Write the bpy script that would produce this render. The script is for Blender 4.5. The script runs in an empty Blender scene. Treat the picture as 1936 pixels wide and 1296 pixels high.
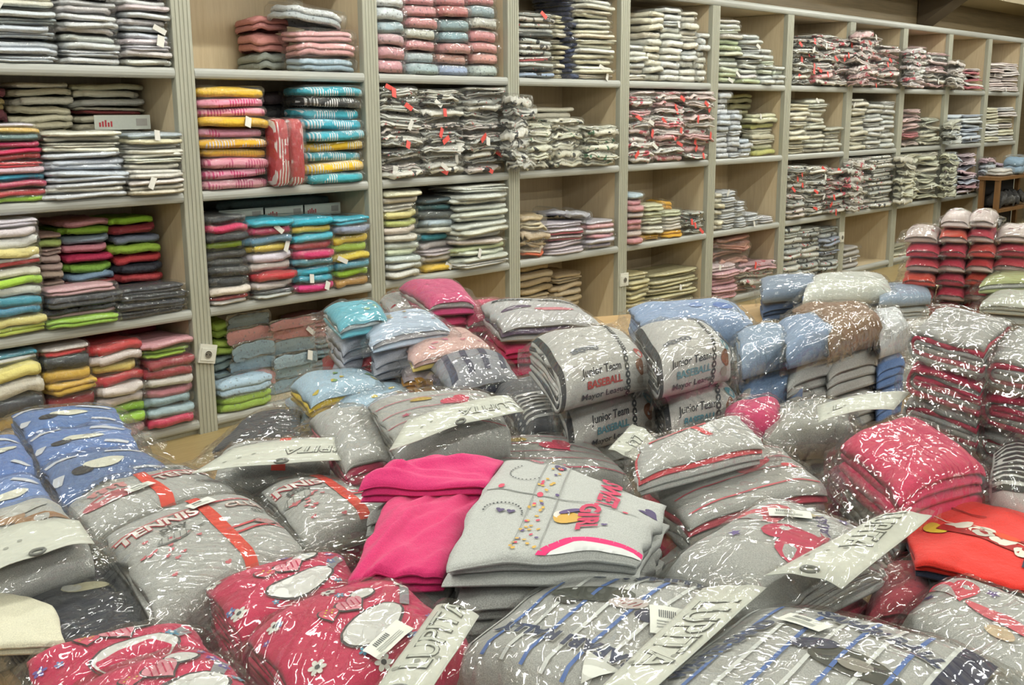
import bpy, bmesh, math, random
from mathutils import Vector, Matrix, noise

# ------------------------------------------------------------------ camera, world, light, exposure
scn = bpy.context.scene
COL = scn.collection
YAW, PITCH, ROLL = math.radians(46.70), math.radians(-11.968), math.radians(-0.413)
fwd = Vector((math.sin(YAW) * math.cos(PITCH), math.cos(YAW) * math.cos(PITCH), math.sin(PITCH)))
rgt0 = Vector((math.cos(YAW), -math.sin(YAW), 0)); up0 = rgt0.cross(fwd)
rgt = rgt0 * math.cos(ROLL) + up0 * math.sin(ROLL); up = up0 * math.cos(ROLL) - rgt0 * math.sin(ROLL)
cam = bpy.data.cameras.new('camera'); cam.lens = 37.8175; cam.sensor_width = 36.0
cam.clip_start = 0.05
cam_ob = bpy.data.objects.new('camera', cam); COL.objects.link(cam_ob)
cam_ob.matrix_world = Matrix(((rgt.x, up.x, -fwd.x, 0), (rgt.y, up.y, -fwd.y, 0), (rgt.z, up.z, -fwd.z, 1.39), (0, 0, 0, 1)))
scn.camera = cam_ob

world = bpy.data.worlds.new('shop_ambient'); scn.world = world; world.use_nodes = True
world.node_tree.nodes['Background'].inputs[0].default_value = (0.95, 1.0, 0.97, 1)
world.node_tree.nodes['Background'].inputs[1].default_value = 0.5

CEIL = 2.95
LAMP_XY = [(x, y) for y in (-2.4, -0.6, 1.9, 3.3) for x in (-1.6, 0.7, 3.0, 5.3, 7.6, 9.9, 12.2)]
TUBE_GLOW = 48.0        # radiance of the fluorescent tubes built with their fixtures below
for lx, ly in LAMP_XY:
    ld = bpy.data.lights.new('fluorescent_light', 'AREA'); ld.shape = 'RECTANGLE'
    ld.size = 1.3; ld.size_y = 0.05; ld.energy = 19; ld.color = (0.98, 1.0, 0.95)
    lo = bpy.data.objects.new('fluorescent_light', ld); lo.location = (lx, ly, CEIL - 0.105); COL.objects.link(lo)
scn.view_settings.view_transform = 'Standard'
scn.view_settings.look = 'None'
scn.view_settings.gamma = 1.0
scn.view_settings.use_curve_mapping = False
scn.view_settings.exposure = -0.18
scn.cycles.transparent_max_bounces = 10
scn.cycles.max_bounces = 4; scn.cycles.diffuse_bounces = 2; scn.cycles.glossy_bounces = 2
scn.cycles.caustics_reflective = False; scn.cycles.caustics_refractive = False
scn.cycles.use_light_tree = False; scn.cycles.adaptive_threshold = 0.04

# ------------------------------------------------------------------ measured layout (metres)
STOCK = [
    (1.651, 1.93, 1.593, 1.846, 9, 'fold', ['#d6d0b8', '#d2d0c0', '#c9d0d4', '#b3c0c4', '#c4ccd6', '#bfc8d0', '#c9cfd6', '#c3c9d2', '#ced4da'], 'plain', -0.02, 'folded cotton top', 0, 'A'),
    (1.935, 2.182, 1.593, 1.866, 10, 'fold', ['#d2d0cc/#b9c4b0', '#cfd0d2', '#c9c4c4/#8a5a55', '#d0d2d4/#c3ccb4', '#c8cacc', '#cfcaca/#a0605c', '#cdd2cc/#a9bba0', '#ccd0d0', '#c6cad0', '#d4d6d8'], 'plain', -0.02, 'folded cotton top', 0, 'A'),
    (2.184, 2.411, 1.593, 1.883, 11, 'fold', ['#c9b3b4', '#cfd0d0/#a9c07e', '#d2c4c8', '#c8ccd0', '#ccc8cc', '#b9bfc6', '#c4c8d2', '#d2c6cc', '#c4c0c8', '#cfc8c8', '#d2d4cc'], 'plain', -0.02, 'folded cotton top', 0, 'A'),
    (1.689, 1.806, 1.075, 1.519, 8, 'fold', ['#5a2028', '#6c2434', '#8a6a38', '#4c6a30', '#b09a60', '#6c2a30'], 'plain', 0.2, 'folded cotton top', 0, 'B'),
    (1.83, 2.079, 1.075, 1.535, 14, 'fold', ['#d8d2b8', '#cfc9ae', '#dcd6c2', '#c9c2a6', '#d6d2c0'], 'plain', 0.22, 'folded cotton top', 0, 'B'),
    (2.079, 2.4, 1.075, 1.535, 14, 'fold', ['#cfcab2', '#d2ccb4/#7a2a2c', '#d0cab4', '#d4ceb8/#7a2426', '#ccc8a8/#8a9a50', '#cfcab4', '#202838', '#c8c8c0', '#cfcab2'], 'plain', 0.22, 'folded cotton top', 0, 'B'),
    (1.597, 1.825, 1.075, 1.374, 12, 'fold', ['#c9c2cc', '#c9a650', '#4a6a6c', '#b01c50/#c8b0b8', '#b8164c', '#b01428', '#b4142c', '#c4a8b4', '#2f8aa4', '#a82050', '#b01828', '#8cba2c'], 'plain', -0.02, 'folded cotton top', 0, 'B'),
    (1.827, 2.156, 1.075, 1.341, 12, 'fold', ['#dad8c8', '#d6d4c8', '#dcd8c8', '#d8d6c6', '#c4cad4', '#c2c8d4', '#c6ccd8', '#c0c8d2', '#c4cad4', '#c9ccd2', '#d2d0c6', '#c4c8ce'], 'plain', -0.03, 'folded cotton top', 0, 'B'),
    (2.15, 2.407, 1.075, 1.332, 12, 'fold', ['#a4b0b8', '#d4ceae', '#c9ccc8', '#d6d4c8/#30343a', '#d8d6cc', '#d2d4c4', '#d6d2c4/#2c3036', '#d4d0c8/#2a7a90', '#d8d4cc', '#d4ccc8/#a03038', '#d8d4c8/#a02830', '#d8d0bc'], 'plain', -0.04, 'folded cotton top', 0, 'B'),
    (1.549, 1.77, 0.566, 1.018, 12, 'fold', ['#cfc8d2', '#d2c8cc/#8a2030', '#d8d8d4/#1c2430', '#d8cc88', '#d4d0cc/#b02028', '#d6d6c4/#b8202a', '#9cc43c', '#c4c8c0/#a8c840', '#2f8aa0/#d4d4d0', '#2f7fa0/#d0c8c4', '#d6cc80', '#b8c850'], 'plain', -0.03, 'folded cotton top', 0, 'C'),
    (1.835, 1.943, 0.566, 0.935, 11, 'fold', ['#b89c94', '#bca49c', '#b4988c', '#9cae60', '#b4a090', '#b8a098'], 'plain', 0.14, 'folded cotton top', 0, 'C'),
    (1.951, 2.176, 0.566, 0.981, 11, 'fold', ['#c48a90', '#8cb830', '#8898a8', '#c8808c', '#b82050', '#7ca83c', '#88a4c0', '#b02430/#d0c8c4', '#1c2434', '#a82838', '#b4a090'], 'plain', 0.16, 'folded cotton top', 0, 'C'),
    (2.152, 2.377, 0.566, 0.978, 10, 'fold', ['#8cbc28', '#8a2030', '#687080', '#96b83c', '#b02c34/#d2cac4', '#1a2030', '#a02830', '#20283c', '#b4a090', '#8cb83c'], 'plain', 0.12, 'folded cotton top', 0, 'C'),
    (1.766, 2.087, 0.566, 0.737, 4, 'puff', ['#c49aa0', '#18202e', '#1c2432/#b08a94', '#8cb830'], 'plain', -0.03, 'folded tracksuit', 0, 'C'),
    (2.062, 2.398, 0.566, 0.697, 4, 'puff', ['#1a1e2a', '#161c28', '#1a2230', '#141a24'], 'plain', -0.03, 'folded tracksuit', 0, 'C'),
    (1.511, 1.741, 0.066, 0.508, 7, 'fold', ['#3488a0/#d4d4d0', '#d8cc7c', '#d4cec0', '#1a2230/#c8c8c8', '#c09a38', '#d0b898', '#c4909a'], 'plain', -0.02, 'folded cotton top', 0, 'D'),
    (1.745, 1.951, 0.066, 0.504, 8, 'fold', ['#d4ccc8/#b81c24', '#202830/#d0d0cc', '#c49c30', '#c8a034', '#8a1c28', '#d0ccc4/#282c30', '#a8202c', '#c4909a'], 'plain', -0.02, 'folded cotton top', 0, 'D'),
    (1.947, 2.169, 0.066, 0.482, 9, 'fold', ['#b81c24', '#d0c4c0/#b41c28', '#d8c068', '#a81c28', '#d2c8c4/#a82028', '#d4c8c8', '#8cc02c', '#94c430', '#c48c98'], 'plain', -0.02, 'folded cotton top', 0, 'D'),
    (2.159, 2.397, 0.066, 0.46, 9, 'fold', ['#c48c94', '#94b83c', '#8a1c2c', '#901c2c', '#cfccc6/#202428', '#b87884', '#8aa4ac', '#98b0b8', '#c41c50'], 'plain', -0.03, 'folded cotton top', 0, 'D'),
    (1.998, 2.403, 0.066, 0.487, 6, 'fold', ['#a03448', '#8a2430', '#5c2c40', '#b03c50'], 'plain', 0.24, 'folded cotton top', 0, 'D'),
    (2.977, 3.179, 1.593, 1.857, 3, 'puff', ['#c0807c', '#c4847e', '#8a9088'], 'plain', 0.2, 'knitted baby blanket', 1, 'A'),
    (3.048, 3.403, 1.593, 1.788, 3, 'puff', ['#cf9a9c', '#d09898', '#98b0c0'], 'plain', 0.0, 'knitted baby blanket', 1, 'A'),
    (2.482, 2.85, 1.075, 1.52, 10, 'sock', ['#e0b418', '#d888a0/#c83c70', '#d890a0/#c84478', '#dcae20', '#d490a8/#cc4c80', '#dca820/#d0c8d0', '#e0ac1c', '#d88ca0/#c84878', '#d088a0/#c83c74', '#d898a8/#c85080'], 'stripe', -0.03, 'baby sock pack', 1, 'B'),
    (3.042, 3.406, 1.075, 1.53, 9, 'sock', ['#2ca0b4/#d0d8dc', '#202428/#d8d8d8', '#30a4b8/#d4dce0', '#2c9cb4/#d4d8dc', '#34a0b4/#ccd4d8', '#e0b81c/#d8d4c8', '#3098ac/#ccd8dc', '#e0b418/#d4d0c8', '#2ca0b0/#d4dcdc'], 'stripe', -0.03, 'baby sock pack', 1, 'B'),
    (2.985, 3.294, 1.075, 1.51, 6, 'sock', ['#2c3034', '#383c40', '#54484c'], 'plain', 0.22, 'baby sock pack', 1, 'B'),
    (2.495, 2.715, 0.566, 0.969, 10, 'fold', ['#24282c/#c8c8c4', '#b82454/#d4d0cc', '#24282c/#b8bcb8', '#98b834/#202428', '#202428/#c8ccc8', '#282c2c/#c0c4c0', '#1c2024/#d0d0cc', '#22262a/#c8c8c4', '#cfc4b8/#b02428', '#b02024/#d4d0cc'], 'plain', -0.02, 'folded cotton top', 1, 'C'),
    (2.714, 2.955, 0.566, 0.936, 9, 'fold', ['#24a4bc', '#b8245c', '#5c8ca8', '#d0b83c', '#c8c0cc', '#d0c4c0/#b4202c', '#b01c28/#ccc4c0', '#d0c8c8/#a82834', '#22282c/#c4c8c4'], 'plain', -0.03, 'folded cotton top', 1, 'C'),
    (2.943, 3.189, 0.566, 0.93, 9, 'fold', ['#24a4bc', '#d0b430', '#2ca0b8', '#a41c34', '#b81c5c', '#48889c', '#34a0b8', '#2c98b0', '#c42470'], 'plain', -0.04, 'folded cotton top', 1, 'C'),
    (3.175, 3.397, 0.566, 0.915, 8, 'fold', ['#24a0b8', '#7c8498', '#d0b42c', '#9cbc34', '#c4b040', '#4c94ac', '#94bc30', '#b0843c'], 'plain', -0.05, 'folded cotton top', 1, 'C'),
    (2.76, 3.412, 0.566, 1.006, 6, 'fold', ['#405050', '#4c5c58', '#6c6048', '#8a7030'], 'plain', 0.24, 'folded cotton top', 1, 'C'),
    (2.578, 2.703, 0.066, 0.472, 5, 'puff', ['#8ca83c', '#94ac44', '#7c9090', '#88a0a8', '#7c98a4'], 'plain', 0.12, 'folded cotton top', 1, 'D'),
    (2.642, 2.896, 0.066, 0.487, 6, 'puff', ['#6c7c80', '#b87c78', '#8098a4', '#7c98a8', '#b87c80', '#809cac'], 'dots', 0.1, 'knitted baby cardigan', 1, 'D'),
    (2.852, 3.145, 0.066, 0.435, 6, 'puff', ['#a86c68', '#b0706c', '#7c9098', '#8098a4', '#84a0ac', '#7c98a8'], 'dots', 0.1, 'knitted baby cardigan', 1, 'D'),
    (3.112, 3.377, 0.066, 0.403, 6, 'puff', ['#a86864', '#a86864', '#7c949c', '#7c98a4', '#8098a0', '#84a0ac'], 'dots', 0.12, 'knitted baby cardigan', 1, 'D'),
    (3.28, 3.493, 0.066, 0.385, 6, 'puff', ['#7c9498', '#7494a0', '#88a4c0', '#a42c34', '#9c2830', '#7c98a4'], 'dots', 0.06, 'knitted baby cardigan', 1, 'D'),
    (2.513, 2.822, 0.066, 0.222, 2, 'puff', ['#a8c4d8', '#94b83c'], 'dots', -0.03, 'knitted baby cardigan', 1, 'D'),
    (3.506, 3.701, 1.593, 1.968, 6, 'roll', ['#cfd2d2/#b0b8bc', '#c4ccd0', '#98acb4', '#c09aa0', '#c48c94', '#c89098'], 'dots', -0.01, 'rolled baby sleepsuit', 2, 'A'),
    (3.704, 3.932, 1.593, 1.984, 7, 'roll', ['#c4868c', '#c48c90', '#c08488', '#b8bab0', '#c4888c', '#a8b4b8', '#9cb0b4'], 'dots', -0.01, 'rolled baby sleepsuit', 2, 'A'),
    (3.936, 4.162, 1.593, 2.0, 7, 'roll', ['#c08084', '#c07c7c', '#809aa0', '#84a0a8', '#c48c8c', '#c49488', '#98a8c4'], 'dots', -0.01, 'rolled baby sleepsuit', 2, 'A'),
    (4.162, 4.38, 1.593, 2.016, 7, 'roll', ['#c07c80', '#94a8b0', '#b8b8b0', '#c88488', '#c48888', '#c49088', '#a4b0ac'], 'dots', -0.01, 'rolled baby sleepsuit', 2, 'A'),
    (3.491, 3.781, 1.075, 1.535, 13, 'crum', ['#d2d0c6', '#c4c4bc', '#d6d4ca', '#c8bfb8', '#ccccc4', '#a4a6a0'], 'bwprint', -0.03, 'printed baby bodysuit', 2, 'B'),
    (3.773, 4.084, 1.075, 1.524, 12, 'crum', ['#d2d0c6', '#c4c4bc', '#d6d4ca', '#c8bfb8', '#ccccc4', '#a4a6a0'], 'bwprint', -0.03, 'printed baby bodysuit', 2, 'B'),
    (4.067, 4.401, 1.075, 1.535, 13, 'crum', ['#d2d0c6', '#c4c4bc', '#d6d4ca', '#c8bfb8', '#ccccc4', '#a4a6a0'], 'bwprint', -0.04, 'printed baby bodysuit', 2, 'B'),
    (3.491, 3.75, 0.566, 1.018, 12, 'fold', ['#cfccb0', '#ccc4b4/#b05c54', '#d2cec0', '#d0c888', '#a8b068', '#c8bcb0/#b06460', '#c8c4b8', '#bcc4bc', '#c4ccb0', '#b8c4c0', '#c4c8c4', '#c8c8c0'], 'plain', -0.03, 'folded cotton top', 2, 'C'),
    (3.799, 4.066, 0.566, 0.965, 10, 'fold', ['#38484c', '#3c6c70', '#4c5454', '#a0b0b8', '#cfd0c4/#2f8898', '#2f8090', '#c8c0c0/#404040', '#c4b8bc', '#ccc4b8', '#d0ac3c'], 'plain', 0.03, 'folded cotton top', 2, 'C'),
    (3.991, 4.398, 0.566, 1.018, 15, 'fold', ['#d2d2c6', '#ccd0c6', '#c8ccc4', '#d0d2c8', '#c4c8be', '#cfd4c6', '#ccd0c4', '#c9cec6', '#d0d2c4', '#c8cac0', '#ccc0b8', '#c6d0a0', '#ccd2c0', '#c4c8bc', '#ccccc8'], 'plain', -0.05, 'folded cotton top', 2, 'C'),
    (4.507, 4.836, 1.593, 1.953, 12, 'fold', ['#b8bab4/#303430', '#bcc0bc', '#90a0b8/#c8c8c4', '#c8c8c2/#2c302c', '#98a8c0/#c4c4c0', '#b4b8b0/#303430', '#c0bcb4/#c04048', '#3c403c/#c4c0b8'], 'bwprint', -0.01, 'printed baby bodysuit', 3, 'A'),
    (4.931, 5.065, 1.593, 1.961, 13, 'fold', ['#d8d2b8', '#cfc9ae', '#dcd6c2', '#c9c2a6', '#d6d2c0'], 'plain', 0.08, 'folded cotton top', 3, 'A'),
    (4.996, 5.073, 1.593, 2.073, 16, 'fold', ['#2c3858', '#28304c', '#303c60'], 'plain', 0.03, 'folded cotton top', 3, 'A'),
    (5.025, 5.387, 1.593, 2.088, 17, 'fold', ['#cfcbb0', '#d2ceb6', '#cccabc', '#d8d8d0', '#d0cab8', '#cfc4b0'], 'plain', -0.01, 'folded cotton top', 3, 'A'),
    (4.501, 4.764, 1.075, 1.345, 6, 'crum', ['#d0cebc', '#ccccb8', '#d2d0c0', '#c8c8b8'], 'darkprint', -0.05, 'printed baby bodysuit', 3, 'B'),
    (4.766, 5.074, 1.075, 1.372, 6, 'crum', ['#d0cebc', '#ccccb8', '#d2d0c0', '#c8c8b8'], 'darkprint', -0.04, 'printed baby bodysuit', 3, 'B'),
    (5.052, 5.381, 1.075, 1.326, 6, 'crum', ['#d0cebc', '#ccccb8', '#d2d0c0', '#c8c8b8'], 'greenprint', -0.05, 'printed baby bodysuit', 3, 'B'),
    (4.808, 5.259, 1.075, 1.441, 8, 'fold', ['#d8d2b8', '#cfc9ae', '#dcd6c2', '#c9c2a6', '#d6d2c0'], 'plain', 0.18, 'folded cotton top', 3, 'B'),
    (4.518, 4.774, 0.566, 0.825, 5, 'crum', ['#b8a480', '#c4b89c', '#b8a488', '#b49c78', '#c0b09c/#c05c38'], 'plain', 0.0, 'paper wrapped garment', 3, 'C'),
    (4.751, 5.125, 0.566, 0.764, 5, 'puff', ['#c4bcc8', '#c8bcc4/#a82c4c', '#c4b4bc/#a03050', '#c0b0b8', '#c8bcc4'], 'plain', -0.02, 'folded cotton top', 3, 'C'),
    (5.113, 5.397, 0.566, 0.747, 6, 'fold', ['#b8b4bc', '#c08c90/#d0c8cc', '#d0ccd0/#b86c78', '#c08890', '#c4c0cc', '#b4acc0'], 'plain', -0.03, 'folded cotton top', 3, 'C'),
    (4.689, 5.059, 0.066, 0.491, 9, 'fold', ['#b8a480', '#bca888', '#c4b498', '#b8a684'], 'plain', 0.18, 'paper wrapped garment', 3, 'D'),
    (5.036, 5.317, 0.066, 0.414, 9, 'fold', ['#b8a480', '#bca888', '#c4b498', '#b8a684'], 'plain', 0.16, 'paper wrapped garment', 3, 'D'),
    (5.568, 5.757, 1.593, 1.817, 6, 'fold', ['#d6d6ca', '#cfd2d0', '#dcdcd4', '#c8cabf', '#d5d0c2'], 'plain', 0.02, 'folded cotton top', 4, 'A'),
    (5.727, 5.898, 1.593, 2.029, 10, 'fold', ['#d4d0bc', '#d8d4c0', '#d0c8b4', '#ccccc0'], 'plain', 0.0, 'folded cotton top', 4, 'A'),
    (5.884, 6.098, 1.593, 2.062, 11, 'fold', ['#d6d6ca', '#cfd2d0', '#dcdcd4', '#c8cabf', '#d5d0c2'], 'plain', -0.01, 'folded cotton top', 4, 'A'),
    (6.098, 6.296, 1.593, 2.052, 11, 'fold', ['#d6d6ca', '#cfd2d0', '#dcdcd4', '#c8cabf', '#d5d0c2'], 'plain', -0.01, 'folded cotton top', 4, 'A'),
    (6.315, 6.43, 1.593, 1.927, 8, 'fold', ['#d6d6ca', '#cfd2d0', '#dcdcd4', '#c8cabf', '#d5d0c2'], 'plain', 0.0, 'folded cotton top', 4, 'A'),
    (5.514, 5.807, 1.075, 1.535, 11, 'crum', ['#d8ccc8', '#d4c0bc', '#dcd6d0', '#d0d0ca', '#d0a8a8', '#d4d0cc'], 'redprint', -0.02, 'printed baby bodysuit', 4, 'B'),
    (5.793, 6.129, 1.075, 1.535, 11, 'crum', ['#d8ccc8', '#d4c0bc', '#dcd6d0', '#d0d0ca', '#d0a8a8', '#d4d0cc'], 'redprint', -0.03, 'printed baby bodysuit', 4, 'B'),
    (6.099, 6.444, 1.075, 1.535, 11, 'crum', ['#d8ccc8', '#d4c0bc', '#dcd6d0', '#d0d0ca', '#d0a8a8', '#d4d0cc'], 'redprint', -0.05, 'printed baby bodysuit', 4, 'B'),
    (5.51, 5.686, 0.566, 0.898, 8, 'sock', ['#a8bcc8', '#b87c84', '#bc8488', '#c0b4b0', '#b87480', '#c08488', '#b0a098', '#bc8084'], 'plain', -0.03, 'baby sock pack', 4, 'C'),
    (5.726, 5.952, 0.566, 0.814, 5, 'puff', ['#c8c8a4', '#c8cca8', '#ccccb4', '#d0ccbc', '#e0a81c'], 'plain', -0.01, 'folded cotton top', 4, 'C'),
    (5.952, 6.189, 0.566, 0.757, 4, 'puff', ['#c4c8a8', '#c8c4b8', '#ccc4b8', '#e0a818'], 'plain', -0.01, 'folded cotton top', 4, 'C'),
    (6.189, 6.424, 0.566, 0.726, 5, 'crum', ['#b8bcb4', '#a8aca4', '#c0c0b8'], 'bwprint', -0.01, 'folded cotton top', 4, 'C'),
    (5.569, 5.826, 0.066, 0.363, 10, 'fold', ['#b8b088', '#c0b890', '#bcb080'], 'plain', 0.02, 'folded cotton top', 4, 'D'),
    (5.838, 6.437, 0.066, 0.33, 10, 'fold', ['#b8b088', '#c4bc98', '#bcb48c'], 'plain', 0.02, 'folded cotton top', 4, 'D'),
    (6.572, 6.845, 1.593, 2.028, 12, 'fold', ['#ccc8c0', '#c4c4c0', '#c8ccc4', '#c4ccb8', '#b8c4a0', '#c8ccb8'], 'plain', 0.0, 'folded cotton top', 5, 'A'),
    (6.833, 7.106, 1.593, 1.941, 10, 'fold', ['#c8c4c4', '#c8ccc8', '#c4c8c4', '#c8ccc4', '#bcc8a0'], 'plain', -0.01, 'folded cotton top', 5, 'A'),
    (7.11, 7.29, 1.593, 1.848, 7, 'fold', ['#c8ccc8', '#c4c8c4', '#c0c8b0'], 'plain', -0.01, 'folded cotton top', 5, 'A'),
    (7.295, 7.497, 1.593, 1.733, 4, 'fold', ['#c8ccc8', '#c4c8c4', '#c0c8b0'], 'plain', -0.01, 'folded cotton top', 5, 'A'),
    (6.574, 6.725, 1.075, 1.535, 12, 'fold', ['#c4c8cc', '#c0c8d0', '#c8ccd0'], 'plain', 0.0, 'folded cotton top', 5, 'B'),
    (6.73, 6.863, 1.075, 1.412, 9, 'fold', ['#c4c8cc', '#c0c8d0', '#c8ccd0'], 'plain', 0.0, 'folded cotton top', 5, 'B'),
    (7.045, 7.375, 1.075, 1.535, 11, 'fold', ['#a8a47c', '#b4b080', '#a09c78'], 'plain', 0.2, 'folded cotton top', 5, 'B'),
    (6.861, 7.006, 1.075, 1.209, 4, 'fold', ['#c4c8cc', '#bcc8d4'], 'plain', -0.01, 'folded cotton top', 5, 'B'),
    (7.107, 7.499, 1.075, 1.388, 8, 'fold', ['#c8c8a8', '#ccc8b0', '#c4c0a8', '#a8a860', '#c0bca8'], 'plain', 0.05, 'folded cotton top', 5, 'B'),
    (6.586, 6.69, 0.566, 0.834, 7, 'fold', ['#d8d2b8', '#cfc9ae', '#dcd6c2', '#c9c2a6', '#d6d2c0'], 'plain', 0.01, 'folded cotton top', 5, 'C'),
    (6.657, 6.856, 0.566, 0.847, 7, 'puff', ['#c4c8cc', '#c8ccd0', '#c4c4c0'], 'plain', -0.01, 'folded cotton top', 5, 'C'),
    (6.858, 6.997, 0.566, 0.761, 5, 'puff', ['#c4c8cc', '#c8c8c0'], 'plain', -0.01, 'folded cotton top', 5, 'C'),
    (7.0, 7.197, 0.566, 0.664, 3, 'puff', ['#c4c8cc', '#c8ccd0'], 'plain', -0.01, 'folded cotton top', 5, 'C'),
    (7.198, 7.41, 0.566, 0.622, 2, 'puff', ['#c8c8cc', '#ccc8c8'], 'plain', -0.01, 'folded cotton top', 5, 'C'),
    (6.638, 7.167, 0.066, 0.505, 7, 'crum', ['#a87c6c', '#ac8070', '#b08878', '#a87868'], 'plain', 0.04, 'knitted jumper', 5, 'D'),
    (6.52, 6.891, 0.066, 0.32, 5, 'puff', ['#c89098', '#d0a0a8', '#c8b4b4'], 'dots', -0.04, 'baby sock pack', 5, 'D'),
    (6.923, 7.436, 0.066, 0.285, 5, 'crum', ['#c0b8a8', '#c8a0a4', '#b8b4a8'], 'redprint', -0.02, 'baby sock pack', 5, 'D'),
    (7.574, 7.896, 1.593, 1.945, 9, 'crum', ['#d2d0c6', '#c4c4bc', '#d6d4ca', '#c8bfb8', '#ccccc4', '#a4a6a0'], 'bwprint', -0.02, 'printed baby bodysuit', 6, 'A'),
    (7.875, 8.222, 1.593, 1.989, 9, 'crum', ['#d8ccc8', '#d4c0bc', '#dcd6d0', '#d0d0ca', '#d0a8a8', '#d4d0cc'], 'redprint', -0.03, 'printed baby bodysuit', 6, 'A'),
    (8.185, 8.553, 1.593, 1.971, 9, 'crum', ['#d8ccc8', '#d4c0bc', '#dcd6d0', '#d0d0ca', '#d0a8a8', '#d4d0cc'], 'redprint', -0.05, 'printed baby bodysuit', 6, 'A'),
    (7.558, 7.848, 1.075, 1.458, 11, 'fold', ['#d8d2b8', '#cfc9ae', '#dcd6c2', '#c9c2a6', '#d6d2c0'], 'plain', -0.01, 'folded cotton top', 6, 'B'),
    (7.864, 8.16, 1.075, 1.499, 12, 'fold', ['#ccc8b8', '#c4c4b4', '#c8c8b8'], 'plain', 0.0, 'folded cotton top', 6, 'B'),
    (8.153, 8.447, 1.075, 1.275, 6, 'fold', ['#ccc8b8', '#c4c4b4', '#c8c8b8'], 'plain', -0.01, 'folded cotton top', 6, 'B'),
    (7.529, 7.844, 0.566, 0.993, 11, 'crum', ['#d2d0c6', '#c4c4bc', '#d6d4ca', '#c8bfb8', '#ccccc4', '#a4a6a0'], 'bwprint', -0.03, 'printed baby bodysuit', 6, 'C'),
    (7.843, 8.179, 0.566, 0.973, 11, 'crum', ['#d2d0c6', '#c4c4bc', '#d6d4ca', '#c8bfb8', '#ccccc4', '#a4a6a0'], 'bwprint', -0.03, 'printed baby bodysuit', 6, 'C'),
    (8.14, 8.495, 0.566, 0.944, 10, 'crum', ['#c0bcb4', '#c4b0ac', '#b8b8b0'], 'redprint', -0.05, 'printed baby bodysuit', 6, 'C'),
    (7.551, 7.856, 0.066, 0.508, 10, 'fold', ['#b0b4ac', '#a0a4a0', '#c0c0b8'], 'bwprint', -0.01, 'printed baby bodysuit', 6, 'D'),
    (7.856, 8.178, 0.066, 0.482, 10, 'fold', ['#b0b4ac', '#a0a4a0', '#c0c0b8'], 'bwprint', -0.01, 'printed baby bodysuit', 6, 'D'),
    (8.158, 8.477, 0.066, 0.459, 10, 'fold', ['#b0b4ac', '#a0a4a0', '#8890a0'], 'bwprint', -0.02, 'printed baby bodysuit', 6, 'D'),
    (8.573, 8.984, 1.593, 2.006, 10, 'crum', ['#d8ccc8', '#d4c0bc', '#dcd6d0', '#d0d0ca', '#d0a8a8', '#d4d0cc'], 'redprint', -0.04, 'printed baby bodysuit', 7, 'A'),
    (8.99, 9.409, 1.593, 1.955, 9, 'crum', ['#d8ccc8', '#d4c0bc', '#dcd6d0', '#d0d0ca', '#d0a8a8', '#d4d0cc'], 'redprint', -0.04, 'printed baby bodysuit', 7, 'A'),
    (8.565, 8.898, 1.075, 1.503, 11, 'fold', ['#ccc8b8', '#c8c4b0', '#c4c0ac'], 'plain', 0.0, 'folded cotton top', 7, 'B'),
    (8.879, 9.167, 1.075, 1.461, 10, 'fold', ['#c8c8c4', '#c8ccc8', '#c4c4bc'], 'plain', -0.01, 'folded cotton top', 7, 'B'),
    (9.186, 9.443, 1.075, 1.489, 10, 'fold', ['#c8c8c4', '#c8ccc8', '#c4c4bc'], 'plain', 0.0, 'folded cotton top', 7, 'B'),
    (8.538, 8.986, 0.566, 1.018, 11, 'crum', ['#d2d0c6', '#c4c4bc', '#d6d4ca', '#c8bfb8', '#ccccc4', '#a4a6a0'], 'redprint', -0.03, 'printed baby bodysuit', 7, 'C'),
    (8.982, 9.453, 0.566, 1.018, 12, 'fold', ['#d2d0c6', '#c4c4bc', '#d6d4ca', '#c8bfb8', '#ccccc4', '#a4a6a0'], 'bwprint', -0.03, 'printed baby bodysuit', 7, 'C'),
    (8.555, 8.907, 0.066, 0.26, 4, 'fold', ['#b0aca8', '#a8a8a4'], 'plain', 0.0, 'folded cotton top', 7, 'D'),
    (9.548, 9.997, 1.593, 1.968, 9, 'crum', ['#d9c3c3', '#cfd0cc', '#c9a0a0', '#d8d4cc'], 'plain', -0.03, 'folded cotton top', 8, 'A'),
    (10.002, 10.541, 1.593, 1.932, 8, 'crum', ['#d9c3c3', '#cfd0cc', '#c9a0a0', '#d8d4cc'], 'plain', -0.03, 'folded cotton top', 8, 'A'),
    (9.565, 10.019, 1.075, 1.416, 8, 'crum', ['#c8b4ac', '#c4a8a4', '#c8c0b4', '#b86c70'], 'plain', 0.0, 'folded cotton top', 8, 'B'),
    (10.001, 10.493, 1.075, 1.338, 7, 'crum', ['#c8c8b4', '#c4c8b8', '#ccc8b4'], 'plain', -0.01, 'folded cotton top', 8, 'B'),
    (9.548, 9.91, 0.566, 1.018, 9, 'crum', ['#c4c4ac', '#c8c8b4', '#c0bca0'], 'plain', -0.04, 'frilled cotton top', 8, 'C'),
    (9.906, 10.423, 0.566, 1.018, 9, 'crum', ['#c4c4ac', '#c8c8b4', '#ccc8b8'], 'plain', -0.04, 'frilled cotton top', 8, 'C'),
    (9.646, 10.024, 0.066, 0.175, 4, 'fold', ['#b8b49c', '#b4b098'], 'plain', 0.05, 'folded cotton top', 8, 'D'),
    (10.602, 10.997, 1.593, 1.853, 7, 'crum', ['#d9c3c3', '#cfd0cc', '#c9a0a0', '#d8d4cc'], 'plain', -0.02, 'folded cotton top', 9, 'A'),
    (11.002, 11.42, 1.593, 1.814, 6, 'crum', ['#ccc8c4', '#c8c0bc', '#c07078', '#ccc8c8'], 'plain', -0.02, 'folded cotton top', 9, 'A'),
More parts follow.
